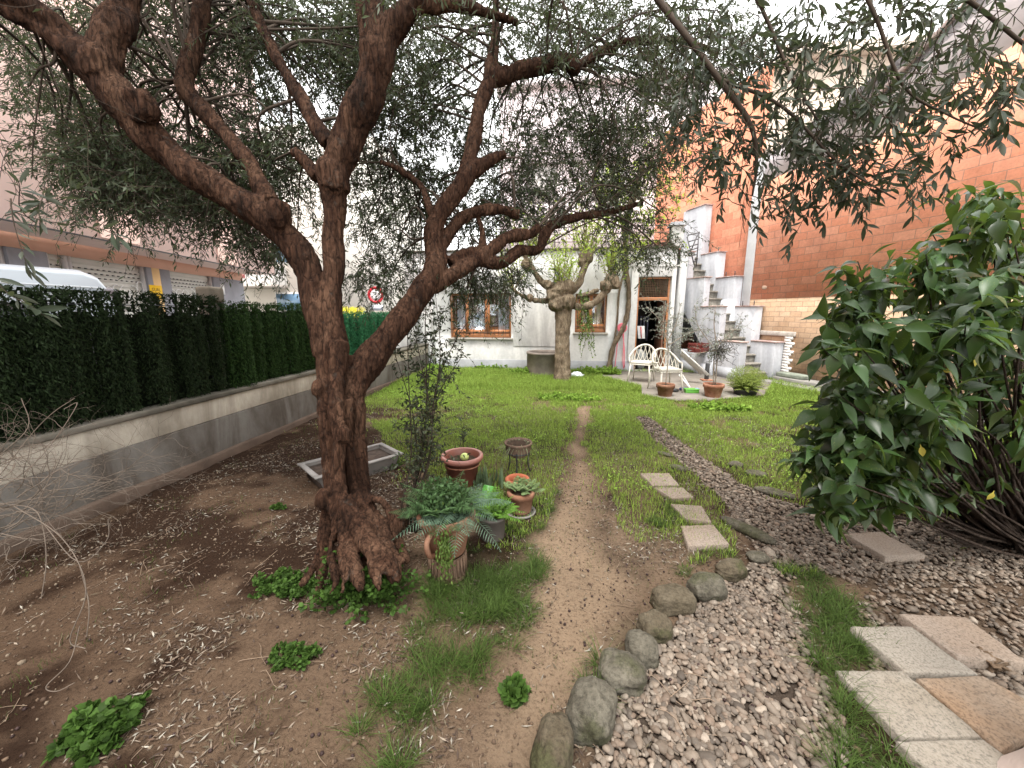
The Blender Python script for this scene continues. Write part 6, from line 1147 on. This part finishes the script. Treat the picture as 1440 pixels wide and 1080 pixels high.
# porous rock by the slabs
v, f = blob_mesh(.055, .045, .035, 9, 4, .9, 2, 3.2); p_ = G(1383, 935); tag(arr_obj('porous_rock', rotz(v, -.6)+np.array([p_[0], p_[1], .03]), f, mat('porous', (.15, .105, .07), .95, .6, 22, 1.0, 40, bdist=.03), smooth=False), 'small knobbly brown porous rock between the near slabs', 'rock')
# rendered pillar foot at the lower right corner
lp_ = empty('rendered_pillar', (1.42, .98, 0), 'pale pinkish rendered pillar foot cut by the lower right corner', 'pillar'); q0 = G(1400, 1040, .0); 
def flare(v): k = 1+.55*np.clip(.5-v[:, 2], 0, 1); return np.stack([v[:, 0]*k, v[:, 1]*k, v[:, 2]], 1)
b = MB()
for i in range(12): b.box(-.11, .11, -.11, .11, i*.1, i*.1+.1, flare)
#b.build('pillar', ...)
pb2 = MB(); k = 28; prof = [(.23, -.05), (.19, .03), (.15, .12), (.125, .2), (.12, .4), (.12, .9), (.12, 2.4)]; pb2.lathe(prof, k); pb2.build('shaft', mat('pink_render', (.50, .41, .37), .9, .08, 4, .4, 60), lp_, True); lp_.location = (1.745, 1.18, 0)
cpb = MB(); cpb.lathe([(.001, 2.46), (.13, 2.46), (.14, 2.42), (.14, 2.401), (.001, 2.401)], 28); cpb.build('top_plate', M_conc, lp_)
# ============================================================ GRAVEL
def ico(sub):
    bm = bmesh.new(); bmesh.ops.create_icosphere(bm, subdivisions=sub, radius=1); v = np.array([v.co[:] for v in bm.verts]); f = np.array([[v.index for v in f.verts] for f in bm.faces]); bm.free(); return v, f
def pebbles(P2, size, sub, name, m, zoff=.0, cols=None):
    V, F = ico(sub); n = len(P2); s = size[:, None]*np.stack([RG.uniform(.8, 1.35, n), RG.uniform(.6, .95, n), RG.uniform(.38, .62, n)], 1); a = RG.uniform(0, 6.28, n); ta = RG.normal(0, .3, n)
    sh_ = 1+.18*np.sin(V[None, :, 0]*3+a[:, None]*5)*np.cos(V[None, :, 1]*2.3+a[:, None]*3)
    v = V[None]*s[:, None, :]*sh_[..., None]; c_, s_ = np.cos(ta)[:, None], np.sin(ta)[:, None]; v = np.stack([v[..., 0]*c_+v[..., 2]*s_, v[..., 1], -v[..., 0]*s_+v[..., 2]*c_], -1)
    c_, s_ = np.cos(a)[:, None], np.sin(a)[:, None]; v = np.stack([v[..., 0]*c_-v[..., 1]*s_, v[..., 0]*s_+v[..., 1]*c_, v[..., 2]], -1)
    z = height(P2[:, 0], P2[:, 1])-.012+size*.3+zoff+RG.uniform(0, .012, n); v[..., 0] += P2[:, 0:1]; v[..., 1] += P2[:, 1:2]; v[..., 2] += z[:, None]
    pal = np.array([(.140, .118, .098), (.165, .142, .12), (.125, .11, .096), (.20, .175, .15), (.15, .12, .098), (.13, .115, .10), (.17, .14, .115), (.235, .212, .185), (.10, .088, .077), (.15, .13, .11)])
    col = pal[RG.integers(0, len(pal), n)]*RG.uniform(.7, 1.15, (n, 1))*np.array([.96, .895, .83]); 
    o = arr_obj(name, v.reshape(-1, 3), (F[None]+(np.arange(n)*len(V))[:, None, None]).reshape(-1, 3), m, smooth=True, attrs={'Col': np.repeat(col, len(V), 0)}); return o
def colmat(name, rough, sc_=60, bm_=.2, spec=.15):
    m, nt, bs, o = nodes(name); at = nt.nodes.new('ShaderNodeAttribute'); at.attribute_name = 'Col'; n = noise_node(nt, sc_, 5, .7); r = ramp(nt, n.outputs[0], [(.3, (.72, .72, .72)), (.6, (1, 1, 1))]); L(nt, mixc(nt, 1.0, at.outputs['Color'], r.outputs[0], 'MULTIPLY'), bs.inputs['Base Color']); bs.inputs['Roughness'].default_value = rough; bs.inputs['Specular IOR Level'].default_value = spec
    if bm_: bump(nt, bs, n.outputs[0], bm_, .004)
    return m
def scatter(poly, dens, jit=.05):
    a = np.array(poly); x0, y0 = a.min(0); x1, y1 = a.max(0); x1 = min(x1, 5); n = int((x1-x0)*(y1-y0)*dens); p = np.stack([RG.uniform(x0, x1, n), RG.uniform(y0, y1, n)], 1); return p[maskf(poly, p[:, 0], p[:, 1], jit)]
def visible(p, mx=120, z=0): x, y, d = proj(np.concatenate([p, np.full((len(p), 1), z)], 1)); return (x > -mx) & (x < 1440+mx) & (y < 1080+mx) & (d > .1)
GP = scatter(Z_GRAVEL, 4600); GP = GP[visible(GP)]; dist = np.hypot(GP[:, 0], GP[:, 1])
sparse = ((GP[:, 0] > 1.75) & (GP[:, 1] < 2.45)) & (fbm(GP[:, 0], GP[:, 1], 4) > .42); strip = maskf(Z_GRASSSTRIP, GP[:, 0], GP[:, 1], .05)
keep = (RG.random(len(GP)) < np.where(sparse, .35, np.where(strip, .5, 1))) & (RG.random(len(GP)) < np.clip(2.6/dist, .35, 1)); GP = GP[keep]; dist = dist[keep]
M_peb = colmat('pebble', .6); sz = RG.gamma(5, .0019, len(GP))+.0042; nearm = dist < 2.1
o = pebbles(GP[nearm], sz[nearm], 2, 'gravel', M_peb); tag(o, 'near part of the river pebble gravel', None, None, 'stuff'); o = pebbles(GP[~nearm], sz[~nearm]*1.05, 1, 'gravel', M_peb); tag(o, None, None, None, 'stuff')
# ============================================================ GRASS, WEEDS, LITTER
def blades(p, h, w_, m, name, lean=.45, cl=.35, prof=(1, .8, .5, 0)):
    n = len(p); z = height(p[:, 0], p[:, 1])-.004; a = RG.uniform(0, 6.28, n); pos = np.stack([p[:, 0], p[:, 1], z], 1); d = np.stack([np.cos(a)*lean*RG.random(n), np.sin(a)*lean*RG.random(n), np.ones(n)], 1)
    return leaf_arrays(pos, d, np.stack([np.cos(a), np.sin(a), np.full(n, .2)], 1), h, w_, prof, .05, RG.uniform(.1, 1.2, n)*cl*2)
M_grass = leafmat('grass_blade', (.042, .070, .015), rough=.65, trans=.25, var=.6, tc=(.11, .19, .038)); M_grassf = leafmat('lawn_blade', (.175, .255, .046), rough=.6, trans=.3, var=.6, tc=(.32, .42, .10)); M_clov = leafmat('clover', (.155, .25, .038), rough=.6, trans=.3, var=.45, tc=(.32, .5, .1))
def rnd_pts(n, x0, x1, y0, y1): return np.stack([RG.uniform(x0, x1, n), RG.uniform(y0, y1, n)], 1)
# lawn
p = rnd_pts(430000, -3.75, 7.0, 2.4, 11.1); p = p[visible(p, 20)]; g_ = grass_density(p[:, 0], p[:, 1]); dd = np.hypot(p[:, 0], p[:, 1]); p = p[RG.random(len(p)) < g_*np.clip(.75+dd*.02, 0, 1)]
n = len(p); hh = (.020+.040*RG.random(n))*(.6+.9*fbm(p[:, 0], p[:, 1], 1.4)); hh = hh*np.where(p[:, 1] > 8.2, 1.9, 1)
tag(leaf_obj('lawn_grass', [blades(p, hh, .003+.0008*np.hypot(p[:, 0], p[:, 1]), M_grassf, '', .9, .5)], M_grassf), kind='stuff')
# clover / broad weeds in far lawn
p = rnd_pts(60000, -3.75, 6.5, 3.4, 11.0); p = p[visible(p, 20)]; g_ = grass_density(p[:, 0], p[:, 1])*np.clip((fbm(p[:, 0]+4, p[:, 1], 1.1)-.42)*5+np.clip((p[:, 1]-8)*.8, 0, 1), 0, 1); p = p[RG.random(len(p)) < g_]; n = len(p)
z = height(p[:, 0], p[:, 1])+RG.uniform(.01, .07, n)*np.where(p[:, 1] > 8.3, 1.7, 1); a = RG.uniform(0, 6.28, n)
tag(leaf_obj('clover_weeds', [leaf_arrays(np.stack([p[:, 0], p[:, 1], z], 1), np.stack([np.cos(a), np.sin(a), RG.normal(0, .4, n)], 1), np.stack([RG.normal(0, .3, n), RG.normal(0, .3, n), np.ones(n)], 1), RG.uniform(.015, .045, n), RG.uniform(.008, .020, n), (0, 1, 0), .05, .2)], M_clov), kind='stuff')
# long dark tufts near
parts = []
for i, zp in enumerate(Z_TUFTS+[Z_GRASSSTRIP]):
    a = np.array(zp); x0, y0 = a.min(0)-.05; x1, y1 = a.max(0)+.05; long_ = i in (0, 1, 2, 4, 8, 9); n = int((x1-x0)*(y1-y0)*(420 if y0 < 2.6 else 240)); ctr = rnd_pts(n, x0, x1, y0, y1)
    k = maskf(zp, ctr[:, 0], ctr[:, 1], .09) & (fbm(ctr[:, 0]+i, ctr[:, 1], 6, 3) > (.28 if i == 2 else .43 if i in (0, 1) else .50 if i < 8 else .56 if i == 8 else .36)); ctr = ctr[k]
    if not len(ctr): continue
    m_ = 34; cs_ = np.repeat(ctr, m_, 0); off = RG.normal(0, .016, cs_.shape); p = cs_+off; n = len(p); vig = np.repeat(RG.random(len(ctr))**1.3, m_)
    h = (.03+.135*vig*RG.uniform(.5, 1, n))*(1.0 if long_ else .6); an = np.arctan2(off[:, 1], off[:, 0])+RG.normal(0, .5, n); ln_ = RG.uniform(.1, .9, n)
    pos = np.stack([p[:, 0], p[:, 1], height(p[:, 0], p[:, 1])-.004], 1)
    parts.append(leaf_arrays(pos, np.stack([np.cos(an)*ln_, np.sin(an)*ln_, np.ones(n)], 1), np.stack([-np.cos(an), -np.sin(an), np.full(n, .3)], 1), h, RG.uniform(.0016, .0034, n), (1, .9, .7, .4, 0), .05, RG.uniform(.2, 1.0, n)))
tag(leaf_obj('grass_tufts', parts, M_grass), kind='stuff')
# sparse blades everywhere on soil
p = rnd_pts(26000, -3.6, 3, .6, 5.5); k = (fbm(p[:, 0], p[:, 1], 3.3)+np.where(p[:, 0] < -1.5, -.07, .03) > .53) & ~inpoly(p[:, 0], p[:, 1], Z_GRAVEL); p = p[k]; n = len(p); tag(leaf_obj('sparse_grass', [blades(p, RG.uniform(.012, .04, n), RG.uniform(.0014, .0028, n), M_grass, '', 1.0, .6)], M_grass), kind='stuff')
# leafy weed clumps
M_weed = leafmat('weed_leaf', (.038, .074, .014), rough=.6, trans=.25, var=.5, tc=(.10, .20, .04))
def weed(px_, py_, rx, ry, h, n, lb, ll=.022):
    c_ = G(px_, py_); t = empty('weed_clump', (c_[0], c_[1], gz(c_[0], c_[1])), lb, 'weeds', 'leafy weed clumps'); ns_ = max(12, n//22); a = RG.uniform(0, 6.28, ns_); rr = np.sqrt(RG.random(ns_)); st = np.stack([c_[0]+rx*rr*np.cos(a), c_[1]+ry*rr*np.sin(a), np.full(ns_, gz(c_[0], c_[1]))], 1)
    tp = twig_paths(st, RG.normal(size=(ns_, 3))*.45+np.array([0, 0, 1]), h*RG.uniform(.5, 1.15, ns_), RG.uniform(0, .5, ns_), 6, .15); v, f, r_ = thin_tubes(tp, np.full((ns_, 6), .0011)); q_ = leaves_on(tp, 22, ll, ll*.75, .95, (0, .9, .9, 0), .08, .2, t0=.25, down=0)
    mw = M_weed if py_ > 600 else M_clov; leaf_obj('stems', [(v, f, r_)], mw, t, False); leaf_obj('leaves', [q_], mw, t, False); return t
weed(510, 848, .19, .07, .30, 4200, 'tall parsley-like weeds growing against the roots of the big trunk', .026); weed(408, 832, .20, .09, .09, 2400, 'spreading weeds left of the big trunk foot'); weed(412, 925, .11, .07, .06, 900, 'small weed patch alone on the bare soil below the trunk')
weed(140, 1030, .13, .09, .09, 1100, 'broad-leaved weed clump at the bottom left corner', .034); weed(480, 660+0, .0+.1, .06, .12, 500, 'weeds just behind the big trunk beside the trough'); weed(548, 655, .10, .10, .12, 900, 'light green weeds between the trough and the slender shrub', .026); weed(390, 716, .05, .04, .04, 200, 'tiny weed patch on bare soil left of the trunk')
weed(745, 527, .55, .18, .24, 2400, 'tall weeds against the concrete ring planter', .05); weed(842, 527, .55, .2, .24, 2800, 'weeds along the house wall right of the pollarded tree', .05); weed(1010, 575, .5, .15, .12, 2200, 'low broad weeds along the patio edge in front of the pots', .05)
weed(690, 520, .5, .18, .18, 1800, 'weeds along the white wall under the wide window', .05); weed(610, 520, .5, .3, .2, 2000, 'weeds at the far left corner of the lawn by the white wall', .05); weed(800, 560, .6, .3, .10, 2200, 'low weeds in the middle of the lawn where the dirt path ends', .045)
weed(723, 975, .03, .03, .04, 60, 'single small broad leaf plant on the dirt near the bottom', .045)
# dry leaf litter
p = rnd_pts(150000, -3.7, 3.2, .5, 6.5); p = p[visible(p, 30)]; k = RG.random(len(p)) < np.clip((fbm(p[:, 0]+2, p[:, 1], 3.3)-.47)*6, .05, 1)*np.where(inpoly(p[:, 0], p[:, 1], Z_PATH), .30, 1)*np.where(inpoly(p[:, 0], p[:, 1], Z_GRAVEL), .12, 1)*np.where(p[:, 0] < -1.9, .5, 1); p = p[k]; n = len(p); a = RG.uniform(0, 6.28, n)
v, f, r_ = leaf_arrays(np.stack([p[:, 0], p[:, 1], height(p[:, 0], p[:, 1])+.004+RG.random(n)*.006], 1), np.stack([np.cos(a), np.sin(a), RG.normal(0, .18, n)], 1), np.stack([RG.normal(0, .5, n), RG.normal(0, .5, n), np.ones(n)], 1), RG.uniform(.014, .052, n), RG.uniform(.0035, .0085, n), (0, 1, 0), .15, RG.uniform(-.3, .5, n))
pal = np.array([(.08, .052, .036), (.12, .088, .062), (.19, .155, .12), (.05, .035, .027), (.27, .25, .21), (.10, .082, .055), (.065, .045, .034), (.14, .105, .078)]); col = pal[RG.integers(0, len(pal), n)]*RG.uniform(.7, 1.1, (n, 1))
tag(arr_obj('leaf_litter', v, f, colmat('dry_litter', .8, 60, 0), attrs={'Col': np.repeat(col, 9, 0)}), kind='stuff')
n = 420; st = np.concatenate([rnd_pts(n, -3.5, 2.6, .7, 5)], 0); a = RG.uniform(0, 6.28, n); tp = twig_paths(np.stack([st[:, 0], st[:, 1], height(st[:, 0], st[:, 1])+.006], 1), np.stack([np.cos(a), np.sin(a), np.zeros(n)], 1), RG.uniform(.04, .20, n), np.zeros(n), 6, .12); tp[..., 2] = np.maximum(tp[..., 2], .0); v, f, r_ = thin_tubes(tp, np.full((n, 6), .0016)); tag(arr_obj('fallen_twigs', v, f, mat('fallen_twig', (.19, .14, .10), .9, .4, 3, 0), attrs={'rnd': r_}), kind='stuff')
# fallen black olives and soil crumbs
V, F = ico(1); p = np.concatenate([rnd_pts(500, -.2, 1.3, 1.0, 3.6), rnd_pts(260, -2.5, .3, .8, 3)]); p = p[fbm(p[:, 0], p[:, 1], 2.4) > .44]; n = len(p); v = V[None]*(RG.uniform(.004, .009, n)[:, None, None])+np.stack([p[:, 0], p[:, 1], height(p[:, 0], p[:, 1])+.004], 1)[:, None]
tag(arr_obj('fallen_olives', v.reshape(-1, 3), (F[None]+(np.arange(n)*len(V))[:, None, None]).reshape(-1, 3), mat('dried_olive', (.035, .022, .02), .6, .4, 40, 0), smooth=True), kind='stuff')
p = rnd_pts(16000, -3.6, 2.5, .5, 4.5); p = p[visible(p, 10) & ~inpoly(p[:, 0], p[:, 1], Z_GRAVEL)]; n = len(p); v = V[None]*(RG.gamma(2, .0014, n)[:, None, None]+.0015)*(1+.3*RG.normal(size=(n, len(V), 1)))+np.stack([p[:, 0], p[:, 1], height(p[:, 0], p[:, 1])], 1)[:, None]
pal = np.array([(.11, .075, .05), (.065, .043, .03), (.16, .125, .09), (.085, .058, .04)]); tag(arr_obj('soil_crumbs', v.reshape(-1, 3), (F[None]+(np.arange(n)*len(V))[:, None, None]).reshape(-1, 3), colmat('crumb', .95, 60, 0), attrs={'Col': np.repeat(pal[RG.integers(0, 4, n)], len(V), 0)}), kind='stuff')
print('TOTAL verts', sum(len(o.data.vertices) for o in bpy.data.objects if o.type == 'MESH'))
